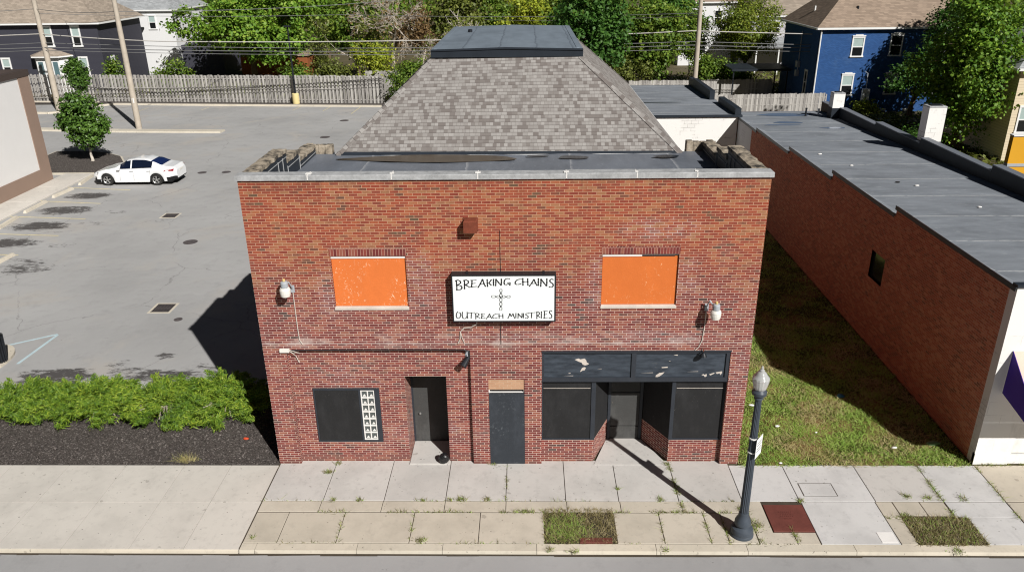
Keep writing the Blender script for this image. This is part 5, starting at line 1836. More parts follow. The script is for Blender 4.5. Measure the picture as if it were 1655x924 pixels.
fence((-9.5, 63.5), (-4.5, 63.3), 2.6, 'short grey board fence peeking above the end of the long fence', alt=.012, gap=.006)

# ------------------------------------------------------------------ poles, wires, lights
def power_pole(x, y, h, r, lab, arm=True):
    t_ = thing('utility_pole', lab, 'utility pole', (x, y, 0))
    m = MB()
    m.tube([(x, y, 0), (x+.02, y, h*.5), (x, y, h)], [r*1.15, r, r*.75], 12)
    m.build('pole', M['pole_wood'], t_, smooth=True)
    if arm:
        m = MB()
        m.box(x-1.1, x+1.1, y-.12, y-.02, h-.6, h-.48)
        m.build('crossarm', M['pole_wood'], t_)
        for dx in (-1, -.4, .4, 1):
            m = MB()
            m.lathe((x+dx, y-.07, h-.48), [(.03, 0), (.05, .05), (.04, .1), (.05, .14), (.02, .17)], 8)
            m.build('insulator', M['lamp_grey'], t_)
    return t_
p1 = power_pole(-26.25, 48.0, 12.5, .22, 'tall wooden utility pole standing on the kerb strip in the car park')
m = MB()
m.face([(-26.3, 47.77, 2.2), (-26.1, 47.77, 2.2), (-26.1, 47.77, 2.6), (-26.3, 47.77, 2.6)])
m.build('tag', M['paper'], p1)
power_pole(-38.2, 57.0, 12.5, .24, 'tall wooden utility pole before the charcoal house')
power_pole(21.85, 52.2, 12.5, .2, 'tall wooden utility pole rising behind the low white building')
m = MB()
m.bbox(-38.85, -38.45, 57.5, 57.9, 0, 2.0, .05)
tag(m.build('bollard', M['yellow_base']), 'pale yellow concrete bollard beside the pole at the fence', 'bollard')
lt = thing('lot_light', 'slim black car park light on a yellow concrete base by the fence', 'light pole', (-15.8, 59.5, 0))
m = MB()
m.lathe((-15.8, 59.5, 0), [(.34, 0), (.33, 1.0), (.29, 1.05), (.02, 1.06)], 18)
m.build('base', M['yellow_base'], lt)
m = MB()
m.tube([(-15.8, 59.5, 1.05), (-15.8, 59.5, 7.3)], [.1, .07], 10)
m.build('pole', M['black_metal'], lt)
m = MB()
m.box(-16.1, -15.5, 59.2, 59.6, 7.3, 7.42)
m.build('lamp_head', M['black_metal'], lt)
lbn = thing('litter_bin', 'black slatted litter bin on a pale concrete pad at the left edge', 'litter bin', (-11.92, 6.0, 0))
m = MB()
m.lathe((-11.92, 6.0, .1), [(.26, 0), (.3, .9), (.3, .95), (.22, 1.0), (.2, .97), (.02, .97)], 20)
m.build('liner', M['car_black'], lbn)
for k in range(20):
    a = 2*math.pi*k/20
    m = MB()
    m.bar((-11.92+.28*math.cos(a), 6+.28*math.sin(a), .1), (-11.92+.33*math.cos(a), 6+.33*math.sin(a), 1.08), .05, .02, up=(math.cos(a), math.sin(a), 0))
    m.build('slat', M['black_metal'], lbn)
g = MB()
g.prism([(-12.5+.85*math.cos(a), 6+1.3*math.sin(a)) for a in [2*math.pi*k/28 for k in range(28)]], -.05, .1)
struct('concrete_pad', g, M['kerb'])

def wire(pts, r, lab, mat='cable', sag=.25):
    m = MB()
    Q = []
    for a, b in zip(pts, pts[1:]):
        a, b = Vector(a), Vector(b)
        for k in range(14):
            t_ = k/14
            p = a.lerp(b, t_)
            p.z -= sag*4*t_*(1-t_)*(b-a).length/40
            Q.append(p)
    Q.append(Vector(pts[-1]))
    m.tube(Q, r, 5)
    tag(m.build('power_line', M[mat]), lab, 'power line')
wire([(-75, 58, 6.9), (-38.2, 56.9, 7.1), (-26.2, 55.5, 6.45), (21.85, 54.5, 6.95), (75, 56, 6.2)], .045, 'thick pale cable strung highest above the back fences', 'cable_pale', .3)
wire([(-75, 58, 6.3), (-38.2, 56.9, 6.3), (21.85, 54.5, 6.05), (75, 56, 5.4)], .03, 'thin upper cable strung just under the thick pale one', 'cable', .35)
wire([(-75, 58, 5.9), (-38.2, 56.8, 5.9), (21.85, 54.6, 5.72), (75, 56, 5.1)], .035, 'thicker cable strung second lowest above the back fences', 'cable', .3)
wire([(-75, 58, 5.6), (-38.2, 56.8, 5.65), (21.85, 54.5, 5.4), (75, 56, 4.8)], .026, 'thin cable strung lowest above the back fences', 'cable', .3)
wire([(-60, 58, 9.1), (-38.2, 57, 9.3), (-26.25, 48, 9.5), (-3, 64, 9.6)], .024, 'single cable crossing before the roofs of the houses at the upper left', 'cable', .5)
wire([(-38.2, 57, 8.9), (-10, 60, 8.3), (21.85, 52.2, 8.6)], .02, 'thin dim cable crossing the crown of the big maple', 'cable', .3)
wire([(-26.25, 48, 9.0), (-42, 68, 7.4)], .02, 'thin service drop from the pole to the charcoal house', 'cable', .4)
wire([(21.85, 52.2, 8.4), (2.0, 78, 6.4)], .02, 'thin service drop from the right hand pole into the trees', 'cable_pale', .25)

# ------------------------------------------------------------------ trees and shrubs
def crown_points(blobs, n, clump=.35, shell=.45, per=26):
    "leaf positions gathered in clumps on and in a set of ellipsoids"
    B = np.array(blobs, float)
    wgt = (B[:, 3]*B[:, 4]*B[:, 5])**(2/3)
    nc = max(1, n//per)
    k = nr.choice(len(B), nc, p=wgt/wgt.sum())
    dd = nr.normal(size=(nc, 3)); dd /= np.linalg.norm(dd, axis=1, keepdims=True)
    rr_ = 1-shell*nr.random(nc)**1.6
    c = B[k, :3]+dd*B[k, 3:6]*rr_[:, None]
    i = nr.integers(0, nc, n)
    off = nr.normal(0, 1, (n, 3))*np.array([1, 1, .62])*clump
    p = c[i]+off
    nm = dd[i]*.7+nr.normal(size=(n, 3))*.55+np.array([0, 0, .55])
    return p, nm
def blobset(c, r, n, frac=.5, seed=0):
    q = random.Random(seed)
    out = []
    for _ in range(n):
        while True:
            v = (q.uniform(-1, 1), q.uniform(-1, 1), q.uniform(-1, 1))
            if .1 < sum(a*a for a in v) < 1:
                break
        s = q.uniform(.8, 1.25)*frac
        out.append((c[0]+v[0]*r[0]*(1-frac*.8), c[1]+v[1]*r[1]*(1-frac*.8), c[2]+v[2]*r[2]*(1-frac*.8), r[0]*s, r[1]*s, r[2]*s))
    return out
def trunk_mesh(base, tips, r0, fork=.45, seed=1, split=3):
    q = random.Random(seed)
    m = MB()
    b = Vector(base)
    top = sum((Vector(t) for t in tips), Vector())/len(tips)
    f = b.lerp(top, fork)
    f.x = b.x+(f.x-b.x)*.5; f.y = b.y+(f.y-b.y)*.5
    m.tube([b-Vector((0, 0, .1)), b+Vector((0, 0, .15)), b.lerp(f, .5)+Vector((q.uniform(-.1, .1), q.uniform(-.1, .1), 0)), f], [r0*1.35, r0*1.05, r0*.85, r0*.75], 9)
    for t_ in tips:
        t_ = Vector(t_)
        mid = f.lerp(t_, .5)+Vector((q.uniform(-.3, .3), q.uniform(-.3, .3), q.uniform(0, .4)))*r0*2
        m.tube([f-Vector((0, 0, r0)), mid, t_], [r0*.5, r0*.3, r0*.08], 6)
        for _ in range(split):
            s = mid.lerp(t_, q.uniform(0, .6))
            e = s+Vector((q.gauss(0, 1), q.gauss(0, 1), q.gauss(.4, .6)))*(t_-f).length*.22
            m.tube([s, s.lerp(e, .5)+Vector((0, 0, .05)), e], [r0*.18, r0*.1, r0*.03], 5)
    return m
def tree(name, lab, base, blobs, n, size, leaf, r0=.25, bark='bark', fork=.45, clump=.35, shell=.45, per=26, cat='tree', group=None, aspect=.75, seed=1):
    t_ = thing(name, lab, cat, base, group)
    tips = [b[:3] for b in blobs]
    trunk_mesh(base, tips, r0, fork, seed).build('trunk', M[bark], t_)
    p, nm = crown_points(blobs, n, clump, shell, per)
    keep = p[:, 2] > .05
    p, nm = p[keep], nm[keep]
    v, f = cards(p, nm, nr.uniform(size*.6, size*1.25, len(p)), aspect)
    quick('crown', v, f, M[leaf], t_)
    return t_

tree('maple_tree', 'big light green maple behind the long fence at the upper left', (-24.5, 74, 0), blobset((-25.2, 73.5, 6.6), (8.6, 4.6, 4.9), 18, .38, 3), 20000, .42, 'leaf_maple', .4, clump=.45, per=44, shell=.3)
tree('broadleaf_tree', 'dense dark green tree standing right beside the roof cap', (11.8, 47.5, 0), blobset((11.7, 47.2, 7.6), (3.5, 3.2, 4.4), 12, .5, 5), 13000, .30, 'leaf_dark', .3, clump=.32, per=22)
tree('yellow_green_tree', 'bright yellow green tree showing just above the roof cap', (7.6, 92, 0), blobset((7.4, 91, 5.8), (4.6, 3.5, 3.0), 9, .45, 8), 6500, .4, 'leaf_yellow', .25, clump=.45)
tree('broadleaf_tree', 'mid green rounded tree between the roof cap tree and the leaning pole', (20, 65, 0), blobset((19.8, 65, 6.2), (4.9, 3.5, 4.6), 12, .44, 9), 12500, .34, 'leaf_mid', .28, clump=.42)
tree('locust_tree', 'airy drooping locust tree left of the blue house', (30.2, 67, 0), blobset((30.2, 66.5, 6.6), (4.3, 3.2, 4.8), 16, .34, 12), 15000, .3, 'leaf_locust', .22, clump=.4, shell=.8, per=34, aspect=.4)
tree('shade_tree', 'dark shaded tree standing before the blue house wall', (40.05, 50.0, 0), [(42.2, 49.2, 7.4, 2.1, 1.8, 2.3), (42.2, 48.8, 4.6, 2.2, 1.8, 2.2), (39.6, 49.3, 4.5, 1.1, .9, 1.1), (38.3, 49.2, 3.4, 1.2, 1.0, 1.0), (40.3, 48.6, 3.3, 1.5, 1.2, 1.2), (40.6, 49.2, 6.1, .9, .8, 1.0), (43.0, 49, 9.4, 1.9, 1.6, 1.8)], 12000, .26, 'leaf_dark', .24, clump=.3, fork=.35)
tree('bright_tree', 'tall bright green tree between the blue house and the beige house', (38.1, 38.3, 0), blobset((38.0, 37.4, 6.9), (4.5, 3.4, 5.9), 20, .36, 16), 22000, .26, 'leaf_bright', .3, clump=.34, per=24, fork=.3)
# small ornamental pear in the island: two stacked clumps
tree('ornamental_pear', 'small round headed pear tree in the dark island beside the white car', (-24.0, 35.95, .12),
     [(-24.1, 36, 2.75, 1.55, 1.35, 1.0), (-24.15, 36, 3.6, 1.4, 1.25, .95), (-24.3, 36, 4.3, 1.05, 1.0, .65), (-24.0, 36, 1.85, 1.1, 1.0, .75), (-23.2, 36, 2.6, .9, .9, .7), (-25.0, 36, 3.0, .9, .9, .7)],
     10500, .2, 'leaf_pear', .1, 'bark_pale', fork=.3, clump=.15, shell=.6, per=18)
tree('ornamental_pear', 'small round dark crowned tree near the fence directly above the island tree', (-34.6, 55.2, 0),
     [(-34.65, 55, 3.7, 1.05, 1.0, 1.2), (-34.3, 55, 3.3, .8, .8, .8), (-35.0, 55, 3.9, .8, .8, .8), (-34.6, 55, 4.5, .6, .6, .6), (-34.6, 55, 2.5, .5, .5, .5)],
     5200, .2, 'leaf_pear', .08, 'bark_pale', fork=.3, clump=.15, shell=.6, per=18)

def bare(name, lab, base, h, r, seed, bark='bark_grey', depth=5, spread=.55, cat='bare tree', vine=None, nv=0, lean=(0, 0)):
    t_ = thing(name, lab, cat, base)
    q = random.Random(seed)
    m = MB()
    tips = []
    def grow(p, dv, L, rad, k):
        e = p+dv*L
        mid = p+dv*L*.5+Vector((q.gauss(0, 1), q.gauss(0, 1), q.gauss(0, 1)))*L*.06
        m.tube([p, mid, e], [rad, rad*.82, rad*.66], 7 if k > 3 else 4, cap=False)
        tips.append(e)
        if k == 0:
            return
        for _ in range(q.choice((2, 3, 3)) if k > 1 else 3):
            nd = (dv+Vector((q.gauss(0, spread), q.gauss(0, spread), q.gauss(.08, spread*.6)))).normalized()
            grow(p.lerp(e, q.uniform(.55, 1)), nd, L*q.uniform(.55, .85), max(rad*q.uniform(.45, .65), .02), k-1)
    grow(Vector(base)-Vector((0, 0, .1)), Vector((lean[0], lean[1], 1)).normalized(), h*.36, r, depth)
    m.build('branches', M[bark], t_)
    if vine:
        T_ = np.array([tuple(x) for x in tips if x.z > .5])
        c = T_[nr.integers(0, len(T_), nv)]+nr.normal(0, .3, (nv, 3))
        v, f = cards(c, nr.normal(size=(nv, 3))+np.array([0, -.2, .6]), nr.uniform(.15, .34, nv))
        quick('leaves', v, f, M[vine], t_)
    return t_
bare('bare_tree', 'grey leafless tree with a wide web of twigs over the fence end', (-7.5, 69, 0), 11, .3, 4, depth=7, spread=.62, vine='leaf_brown', nv=500)
bare('bare_tree', 'grey leafless tree leaning toward the roof with thick limbs', (-1.2, 64, 0), 10, .3, 9, depth=7, spread=.6, vine='leaf_olive', nv=900, lean=(-.15, 0))
bare('bare_tree', 'half bare tree with brown clinging leaves behind the fence', (-10.9, 66, 0), 9.5, .17, 13, depth=5, spread=.5, vine='leaf_olive', nv=2200)
bare('bare_tree', 'half bare tree hung with reddish brown dead vines', (-4.2, 68, 0), 10, .24, 21, depth=6, spread=.6, vine='leaf_brown', nv=3000)
bare('birch_tree', 'pale barked leafless tree just left of the roof cap top', (.65, 63, 0), 11, .22, 31, 'bark_pale', depth=4, spread=.35)
bare('bare_sapling', 'small pale barked twiggy sapling beside the beige house', (41.0, 38.6, 0), 4.6, .07, 41, 'bark_pale', depth=5, spread=.5, cat='sapling', vine='leaf_bright', nv=60)
for i, (x, y, c, r, n, leaf, lab) in enumerate((
        (-4.6, 58.6, (-4.6, 58.6, 2.2), (3.1, 1.9, 2.5), 6500, 'leaf_mid', 'leafy green bush hanging over the right end of the long fence'),
        (-30.4, 65, (-30.4, 65, 2.3), (2.6, 1.5, 2.2), 3600, 'leaf_mid', 'scruffy bush before the white house wall'),
        (-12.8, 64, (-12.8, 64, 2.4), (2.4, 1.4, 2.0), 3200, 'leaf_olive', 'olive green bush behind the fence near the black light pole'),
        (-17.3, 64.5, (-17.3, 64.5, 2.2), (1.8, 1.2, 1.7), 2200, 'leaf_mid', 'spindly bush under the right side of the maple'),
        (-36.2, 65, (-36.2, 65, 2.2), (1.1, 1.0, 1.6), 1500, 'leaf_mid', 'narrow bush against the end of the charcoal house'),
        (-8.8, 64.5, (-8.8, 64.5, 3.5), (2.6, 1.4, 2.8), 4200, 'leaf_yellow', 'yellowing bush climbing beside the bare trunks'),
        (1.6, 62, (1.2, 61, 3.3), (2.6, 1.6, 2.8), 4200, 'leaf_mid', 'green bush tucked against the left edge of the roof'),
        (25.2, 62.5, (25.2, 62.5, 2.6), (2.8, 1.5, 2.2), 3600, 'leaf_mid', 'rounded bush behind the pole and the back fence'),
        (17.2, 62.6, (16.6, 62.6, 2.6), (3.6, 1.4, 2.2), 4200, 'leaf_olive', 'loose olive thicket behind the far fence'),
        (29.0, 64.5, (29, 64.5, 1.6), (2.5, 1.2, 1.6), 2400, 'leaf_bright', 'low bright bush beyond the carport'),
        (37.2, 52.3, (37.0, 52.2, .5), (1.3, .6, .55), 1200, 'leaf_yellow', 'low weedy bush at the foot of the blue wall'),
        (40.5, 37.5, (40.3, 37.6, .5), (1.2, 1.2, .6), 1300, 'leaf_bright', 'low weeds at the foot of the pale sapling'),
        (24.8, 70, (25.2, 70, 5.2), (2.6, 1.8, 3.6), 5200, 'leaf_mid', 'tall leafy thicket beside the right hand utility pole'),
        (33.5, 36.5, (34, 36.5, .9), (2.0, 1.6, 1.0), 2200, 'leaf_dark', 'dark shaded undergrowth behind the tall white chimney'))):
    tree('shrub', lab, (x, y, 0), blobset(c, r, 7, .5, 50+i), n, .24 if y > 45 else .18, leaf, .06, clump=.3, cat='shrub', fork=.2)
# street trees farther back
far = [(-13, 77, 4.6, 11, 'leaf_mid', 'mid green tree behind the twiggy grey trees'), (-1, 82, 4.2, 11, 'leaf_olive', 'olive tree behind the bare trunks left of the roof cap'),
       (13.5, 74, 4.5, 12, 'leaf_mid', 'leafy tree filling the gap right behind the dark roof side tree'), (23.5, 80, 4.0, 11, 'leaf_dark', 'dark tree behind the wooden pole on the right'),
       (1.8, 104, 4.5, 9, 'leaf_mid', 'distant mid green tree seen over the roof cap'), (16.5, 98, 5, 12, 'leaf_olive', 'distant olive tree behind the roof side trees'), (49, 66, 4.6, 12, 'leaf_bright', 'bright tree rising behind the blue house roof'),
       (-33, 96, 4.5, 11, 'leaf_dark', 'dark tree behind the white house'), (-20, 92, 5, 12, 'leaf_maple', 'tall light green tree behind the maple'), (52, 48, 4.0, 11, 'leaf_bright', 'bright tree behind the beige house')]
for i, (x, y, r, h, leaf, lab) in enumerate(far):
    tree('background_tree', lab, (x, y, 0), blobset((x, y, h*.58), (r, r*.8, h*.42), 9, .45, 80+i), 5200, .42, leaf, .28, clump=.5, per=26)
n = 34000
k = nr.integers(0, 150, n)
cx = nr.uniform(-110, 130, 150); cy = nr.uniform(105, 190, 150); ch = nr.uniform(4.5, 8.5, 150); cr = nr.uniform(3, 6, 150)
dd = nr.normal(size=(n, 3)); dd /= np.linalg.norm(dd, axis=1, keepdims=True)
rad = 1-.4*nr.random(n)**2
P = np.stack([cx[k]+dd[:, 0]*cr[k]*rad, cy[k]+dd[:, 1]*cr[k]*rad, ch[k]+dd[:, 2]*ch[k]*.8*rad], 1)+nr.normal(0, .4, (n, 3))
v, f = cards(P, dd+nr.normal(size=(n, 3))*.5+np.array([0, 0, .4]), nr.uniform(.5, 1.1, n))
tag(quick('distant_wood', v, f, M['leaf_mid']), 'far wooded blocks reading as one mass of foliage', kind='stuff')
# rough ground cover behind the fences
n = 9000
P = np.stack([nr.uniform(-40, 50, n), nr.uniform(62.5, 78, n), nr.uniform(0, .35, n)], 1)
P2 = np.stack([nr.uniform(26, 42, 5000), nr.uniform(33, 52, 5000), nr.uniform(0, .2, 5000)], 1)
P = np.concatenate([P, P2])
v, f = cards(P, nr.normal(size=P.shape)*.6+np.array([0, 0, 1]), nr.uniform(.2, .45, len(P)))
tag(quick('undergrowth', v, f, M['leaf_olive']), 'rough weeds and undergrowth covering the back yards', kind='stuff')
g = MB()
g.face([(27.5, 46, .0), (40, 46.2, .0), (38.6, 49.4, .0), (27.5, 54, .0)])
struct('back_drive', g, M['dark_asphalt'])
g = MB()
g.face([(1.0, 84, .0), (5.2, 84, .0), (7.5, 140, .0), (3.0, 140, .0)])
struct('alley', g, M['concrete_left'])

# juniper shrubs in the bed
jl = [(-11.3, 2.75, 1.5, .9, .78, 'spreading green juniper farthest left in the mulch bed'), (-9.0, 2.7, 1.45, .95, .8, 'spreading juniper with a yellowish top second along the bed'),
      (-6.6, 2.72, 1.5, 1.05, .86, 'spreading green juniper just left of the bare twiggy gap'), (-4.35, 2.66, 1.5, 1.1, .98, 'spreading green juniper just right of the bare twiggy gap'),
      (-2.45, 2.75, 1.25, 1.1, 1.02, 'fresh green juniper nearest the brick wall')]
for i, (x, y, rx, ry, h, lab) in enumerate(jl):
    t_ = thing('juniper_shrub', lab, 'shrub', (x, y, 0), 'junipers in the mulch bed')
    q = random.Random(i+3)
    m = MB()
    for _ in range(26):
        a = q.uniform(0, 6.28)
        e = Vector((x+rx*.85*math.cos(a), y+ry*.85*math.sin(a), h*q.uniform(.25, .7)))
        m.tube([(x+q.uniform(-.2, .2), y, 0), ((x+e.x)/2, (y+e.y)/2, h*.55), e], [.035, .025, .01], 5)
    m.build('stems', M['bark_grey'], t_)
    nb = 120
    nl = 26000
    a = nr.uniform(0, 2*np.pi, nb); r2 = np.sqrt(nr.random(nb))
    bx, by_ = x+rx*1.02*r2*np.cos(a), y+ry*1.05*r2*np.sin(a)
    bz = h*np.sqrt(np.clip(1-(r2*.93)**2.4, 0.05, 1))*nr.uniform(.45, 1.12, nb)
    if i in (2, 3):
        gap = np.hypot((bx+5.45)/.34, (by_-3.3)/.55) < 1
        bz[gap] *= .35
    # a plume: needle sprays along an outward, rising branch
    dirx = np.cos(a)*r2+.5+nr.normal(0, .25, nb); diry = np.sin(a)*r2-.25+nr.normal(0, .25, nb)
    dv = np.stack([dirx, diry, np.full(nb, .55)+nr.normal(0, .15, nb)], 1); dv /= np.linalg.norm(dv, axis=1, keepdims=True)
    kk = nr.integers(0, nb, nl)
    s = nr.uniform(-.42, .3, nl)
    w_ = .1*np.clip(1-(s+.1)*2.2, .12, 1)+.012
    p = np.stack([bx[kk], by_[kk], bz[kk]], 1)+dv[kk]*s[:, None]+nr.normal(size=(nl, 3))*w_[:, None]*np.array([1, 1, .7])
    ax = dv[kk]+nr.normal(size=(nl, 3))*.36
    nm = nr.normal(size=(nl, 3))+np.array([.2, -.5, .9])
    kp = p[:, 2] > .03
    v, f = cards(p[kp], nm[kp], nr.uniform(.07, .2, kp.sum()), .15, ax[kp])
    quick('foliage', v, f, M['juniper'], t_)
# a few dry things in the bed
t_ = thing('dry_grass_clump', 'straw coloured dry grass clump at the front edge of the mulch bed', 'grass clump', (-2.75, .15, 0))
b_ = np.stack([nr.normal(-2.75, .16, 220), nr.normal(.12, .05, 220), np.zeros(220)], 1)
v, f = blades(b_, nr.uniform(.08, .24, 220), .012, .9)
quick('dry_blades', v, f, M['blade_dry'], t_)
crumple('red_wrapper', (-1.38, 1.2, .04), (.1, .06, .035), 77, plain('orange_red_plastic', S(206, 80, 48), .5, .1), 'small orange red wrapper lying on the mulch near the brick wall', 'litter', sub=2)
for (x, y, rx, lab) in ((14.2, 3.05, .11, 'white crumpled paper on the sunny grass nearest the storefront corner'), (14.65, 1.85, .08, 'white torn paper scrap on the grass behind the street lamp'),
                        (17.7, .72, .09, 'white crumpled paper on the grass toward the white corner'), (14.2, -.03, .06, 'white scrap at the edge of grass and pavement'), (15.7, 1.5, .04, 'tiny white scrap midway across the sunny grass')):
    crumple('litter_paper', (x, y, .05), (rx*.9, rx*.5, .025), int(x*31), M['paper'], lab, 'litter', sub=2)
crumple('green_bottle', (18.9, .95, .05), (.22, .1, .07), 5, plain('green_plastic', S(120, 150, 110), .3, .2), 'pale green plastic scrap on the grass against the brick wall', 'litter', sub=2)
crumple('blue_scrap', (17.2, 3.6, .05), (.12, .08, .06), 15, plain('blue_plastic', S(60, 120, 160), .4, .2), 'small blue scrap on the shaded grass', 'litter', sub=2)

# ------------------------------------------------------------------ the white car (nose toward -x, built about its own origin)
car = thing('parked_car', 'white four door sedan with dark tinted glass parked nose in beside the tree island', 'car', (-18.11, 30.76, 0))
def lerp_tab(tab, x):
    if x <= tab[0][0]: return tab[0][1]
    for (a, b), (c, e) in zip(tab, tab[1:]):
        if x <= c:
            t_ = (x-a)/(c-a); t_ = t_*t_*(3-2*t_)*.5+t_*.5
            return b+(e-b)*t_
    return tab[-1][1]
# stations along the car, x measured from nose 0 to tail 4.85
belt = [(0, .60), (.25, .72), (.9, .84), (1.5, .93), (2.4, .96), (3.6, 1.0), (4.2, 1.02), (4.7, .99), (4.85, .8)]
roof = [(0, .61), (.25, .75), (.9, .91), (1.42, 1.0), (1.75, 1.18), (2.15, 1.4), (2.6, 1.465), (3.1, 1.45), (3.6, 1.33), (4.05, 1.13), (4.3, 1.06), (4.7, 1.02), (4.85, .82)]
half = [(0, .52), (.12, .70), (.4, .85), (.9, .915), (1.6, .93), (2.6, .93), (3.6, .925), (4.3, .88), (4.65, .78), (4.85, .62)]
rfw = [(0, .45), (.4, .74), (1.0, .80), (1.42, .76), (1.8, .66), (2.3, .60), (3.0, .59), (3.6, .585), (4.05, .62), (4.3, .68), (4.85, .5)]
sill = [(0, .26), (.3, .2), (1.5, .19), (3.5, .2), (4.5, .24), (4.85, .36)]
WF, WR_, RA = .93, 3.74, .375
xs = sorted(set([round(.0+4.85*i/64, 3) for i in range(65)]))
rows = []
for x in xs:
    zb = lerp_tab(sill, x)
    for xw in (WF, WR_):
        if abs(x-xw) < RA:
            zb = max(zb, .33+math.sqrt(RA*RA-(x-xw)**2)-.0)
    B, T_, H_, Wt = lerp_tab(belt, x), lerp_tab(roof, x), lerp_tab(half, x), lerp_tab(rfw, x)
    zb = min(zb, B-.06)
    zs = [zb, zb+(B-zb)*.3, zb+(B-zb)*.66, B-.03, B]
    ws = [H_-.05, H_-.008, H_, H_-.015, H_-.05]
    cab = T_-B
    pts = list(zip(ws, zs))
    Wt = min(Wt, H_-.06)
    for s in (.5, 1.0):
        pts.append((H_-.055+(Wt-H_+.055)*s, B+cab*.9*s))
    pts.append((Wt*.9, B+cab*.965)); pts.append((Wt*.5, B+cab*.995)); pts.append((0, T_))
    rows.append(pts)
m = MB()
K = len(rows[0])
def V(i, j, sgn):
    w_, z = rows[i][j]
    return (xs[i]-2.425, sgn*w_, z)
base_i = {}
for sgn in (-1, 1):
    for i in range(len(xs)):
        for j in range(K):
            base_i[(i, j, sgn)] = len(m.v)
            m.v.append(V(i, j, sgn))
def side_glass(x):
    return (1.72 < x < 2.36) or (2.44 < x < 3.16) or (3.22 < x < 3.56)
for sgn in (-1, 1):
    for i in range(len(xs)-1):
        xm_ = (xs[i]+xs[i+1])/2
        for j in range(K-1):
            mi = 0
            if j in (4, 5) and side_glass(xm_): mi = 1
            if j in (6, 7, 8) and 1.42 < xm_ < 2.14: mi = 1
            if j in (6, 7, 8) and 3.52 < xm_ < 4.13: mi = 2
            if j == 5 and 3.62 < xm_ < 3.95: mi = 0
            if j == 0 and (xm_ < .55 or xm_ > 4.3): mi = 3
            q = [base_i[(i, j, sgn)], base_i[(i+1, j, sgn)], base_i[(i+1, j+1, sgn)], base_i[(i, j+1, sgn)]]
            m.f.append(tuple(q if sgn < 0 else q[::-1])); m.mi.append(mi)
for i in (0, len(xs)-1):
    for j in range(K-1):
        q = [base_i[(i, j, -1)], base_i[(i, j+1, -1)], base_i[(i, j+1, 1)], base_i[(i, j, 1)]]
        m.f.append(tuple(q if i else q[::-1])); m.mi.append(0)
body = m
# split the shell into painted body and glazing parts
def split(mb, keep, name, mat, parent):
    o = MB()
    o.v = list(mb.v)
    for f, k in zip(mb.f, mb.mi):
        if k in keep:
            o.f.append(f); o.mi.append(0)
    used = sorted({i for f in o.f for i in f})
    mp = {u: k for k, u in enumerate(used)}
    o.v = [mb.v[u] for u in used]
    o.f = [tuple(mp[i] for i in f) for f in o.f]
    return o.build(name, mat, parent, True, world=False)
CS = 1.13
bd = split(body, (0,), 'body', M['car_white'], car)
split(body, (1,), 'window_glass', M['car_glass'], car)
split(body, (2,), 'rear_window', M['car_glass_rear'], car)
split(body, (3,), 'bumper_skirt', M['car_black'], car)
m = MB()
m.box(-2.2, 2.15, -.8, .8, .18, .5)
m.build('underbody', M['car_black'], car, world=False)
for xw in (WF-2.425, WR_-2.425):
    for sgn in (-1, 1):
        wt = bpy.data.objects.new('wheel', None)
        col.objects.link(wt)
        wt.parent = car
        wt.location = (xw, sgn*.79, .33)
        m = MB()
        pr = [(.215, -.11), (.3, -.115), (.325, -.09), (.33, 0), (.325, .09), (.3, .115), (.215, .11)]
        N = 28
        for k in range(N):
            a, b = 2*math.pi*k/N, 2*math.pi*(k+1)/N
            for (r1, y1), (r2, y2) in zip(pr, pr[1:]):
                m.face([(r1*math.cos(a), y1, r1*math.sin(a)), (r1*math.cos(b), y1, r1*math.sin(b)), (r2*math.cos(b), y2, r2*math.sin(b)), (r2*math.cos(a), y2, r2*math.sin(a))])
        m.build('tyre', M['tyre'], wt, True, world=False)
        m = MB()
        yo = .1*sgn
        for k in range(N):
            a, b = 2*math.pi*k/N, 2*math.pi*(k+1)/N
            for (r1, r2, y1, y2) in ((.19, .225, yo*.8, yo*1.08), (.0, .05, yo*.9, yo*.9)):
                m.face([(r1*math.cos(a), y1, r1*math.sin(a)), (r1*math.cos(b), y1, r1*math.sin(b)), (r2*math.cos(b), y2, r2*math.sin(b)), (r2*math.cos(a), y2, r2*math.sin(a))])
            m.face([(.2*math.cos(a), yo*.2, .2*math.sin(a)), (.2*math.cos(b), yo*.2, .2*math.sin(b)), (0, yo*.2, 0)], 1)
        for k in range(5):
            for e in (-.13, .13):
                a = 2*math.pi*k/5+.3
                p, q = (.03*math.cos(a), yo*.92, .03*math.sin(a)), (.205*math.cos(a+e), yo*.98, .205*math.sin(a+e))
                m.bar(p, q, .032, .02, up=(0, 1, 0))
        m.build('rim', [M['alloy'], M['car_black']], wt, False, world=False)
        m = MB()
        for k in range(14):
            a, b = math.pi*k/14, math.pi*(k+1)/14
            m.face([(.37*math.cos(a), -sgn*.28, .37*math.sin(a)), (.37*math.cos(b), -sgn*.28, .37*math.sin(b)), (.37*math.cos(b), sgn*.1, .37*math.sin(b)), (.37*math.cos(a), sgn*.1, .37*math.sin(a))])
        m.build('wheel_arch_liner', M['car_black'], wt, False, world=False)
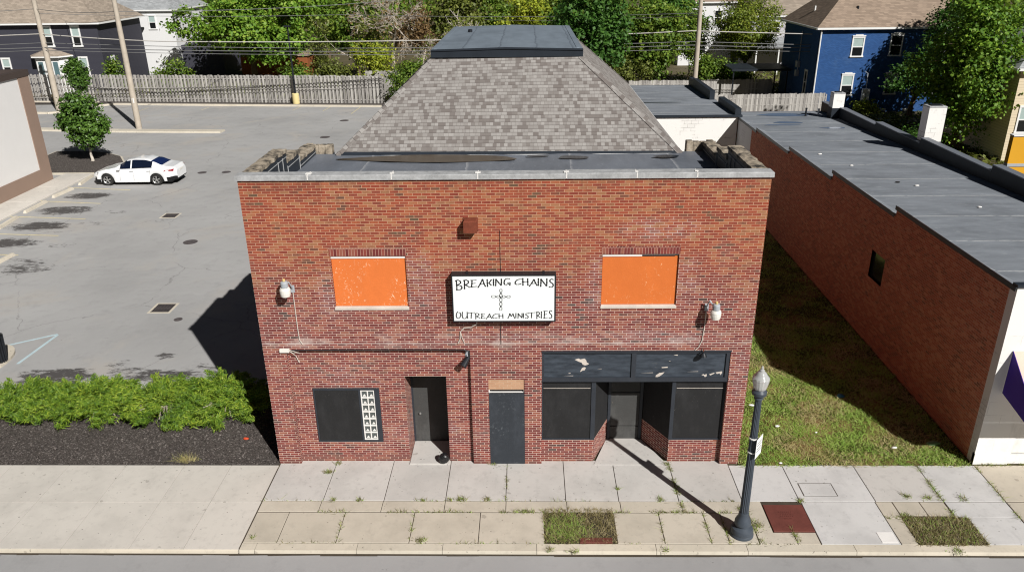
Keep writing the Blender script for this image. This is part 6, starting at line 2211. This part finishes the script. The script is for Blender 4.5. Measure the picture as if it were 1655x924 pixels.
for sgn in (-1, 1):
    m = MB()
    m.hexa([(-2.33, sgn*.63, .585), (-2.0, sgn*.872, .64), (-2.02, sgn*.84, .64), (-2.33, sgn*.56, .585)], [(-2.30, sgn*.64, .69), (-1.93, sgn*.868, .76), (-1.99, sgn*.80, .765), (-2.3, sgn*.56, .7)])
    m.build('headlight', M['headlight'], car, world=False)
    m = MB()
    m.hexa([(1.78, sgn*.9, .80), (2.3, sgn*.77, .80), (2.3, sgn*.70, .80), (1.78, sgn*.84, .80)], [(1.86, sgn*.893, .87), (2.34, sgn*.73, .92), (2.32, sgn*.66, .92), (1.86, sgn*.83, .87)])
    m.build('tail_light', M['car_red'], car, world=False)
    m = MB()
    m.hexa([(-.78, sgn*.92, .93), (-.62, sgn*.92, .93), (-.62, sgn*1.09, .95), (-.78, sgn*1.09, .95)], [(-.76, sgn*.92, 1.05), (-.64, sgn*.92, 1.05), (-.64, sgn*1.07, 1.07), (-.76, sgn*1.07, 1.07)])
    m.build('door_mirror', M['car_white'], car, world=False)
    for x in (-.02, .95):
        m = MB()
        m.bar((x-.1, sgn*.935, .83), (x+.1, sgn*.935, .835), .02, .028)
        m.build('door_handle', M['chrome'], car, world=False)
    m = MB()
    for x0 in (-.72, .06, 1.0):
        m.bar((x0, sgn*.93, .3), (x0+.02, sgn*.926, .9), .005, .006, up=(0, 1, 0))
    m.build('door_seam', M['car_black'], car, world=False)
    m = MB()
    m.bar((-.72, sgn*.885, .955), (1.2, sgn*.875, 1.02), .012, .018)
    m.build('window_trim', M['chrome'], car, world=False)
m = MB()
m.hexa([(-2.432, -.5, .34), (-2.432, .5, .34), (-2.40, .5, .34), (-2.40, -.5, .34)][::-1], [(-2.436, -.46, .52), (-2.436, .46, .52), (-2.40, .46, .52), (-2.40, -.46, .52)][::-1])
m.build('grille', M['car_black'], car, world=False)
m = MB()
m.box(2.40, 2.436, -.26, .26, .72, .82)
m.build('number_plate', M['lamp_white'], car, world=False)
m = MB()
m.box(2.2, 2.41, -.62, .62, .3, .46)
m.build('rear_diffuser', M['car_black'], car, world=False)
car.scale = (CS, CS, CS)
car.rotation_euler.z = R(0)
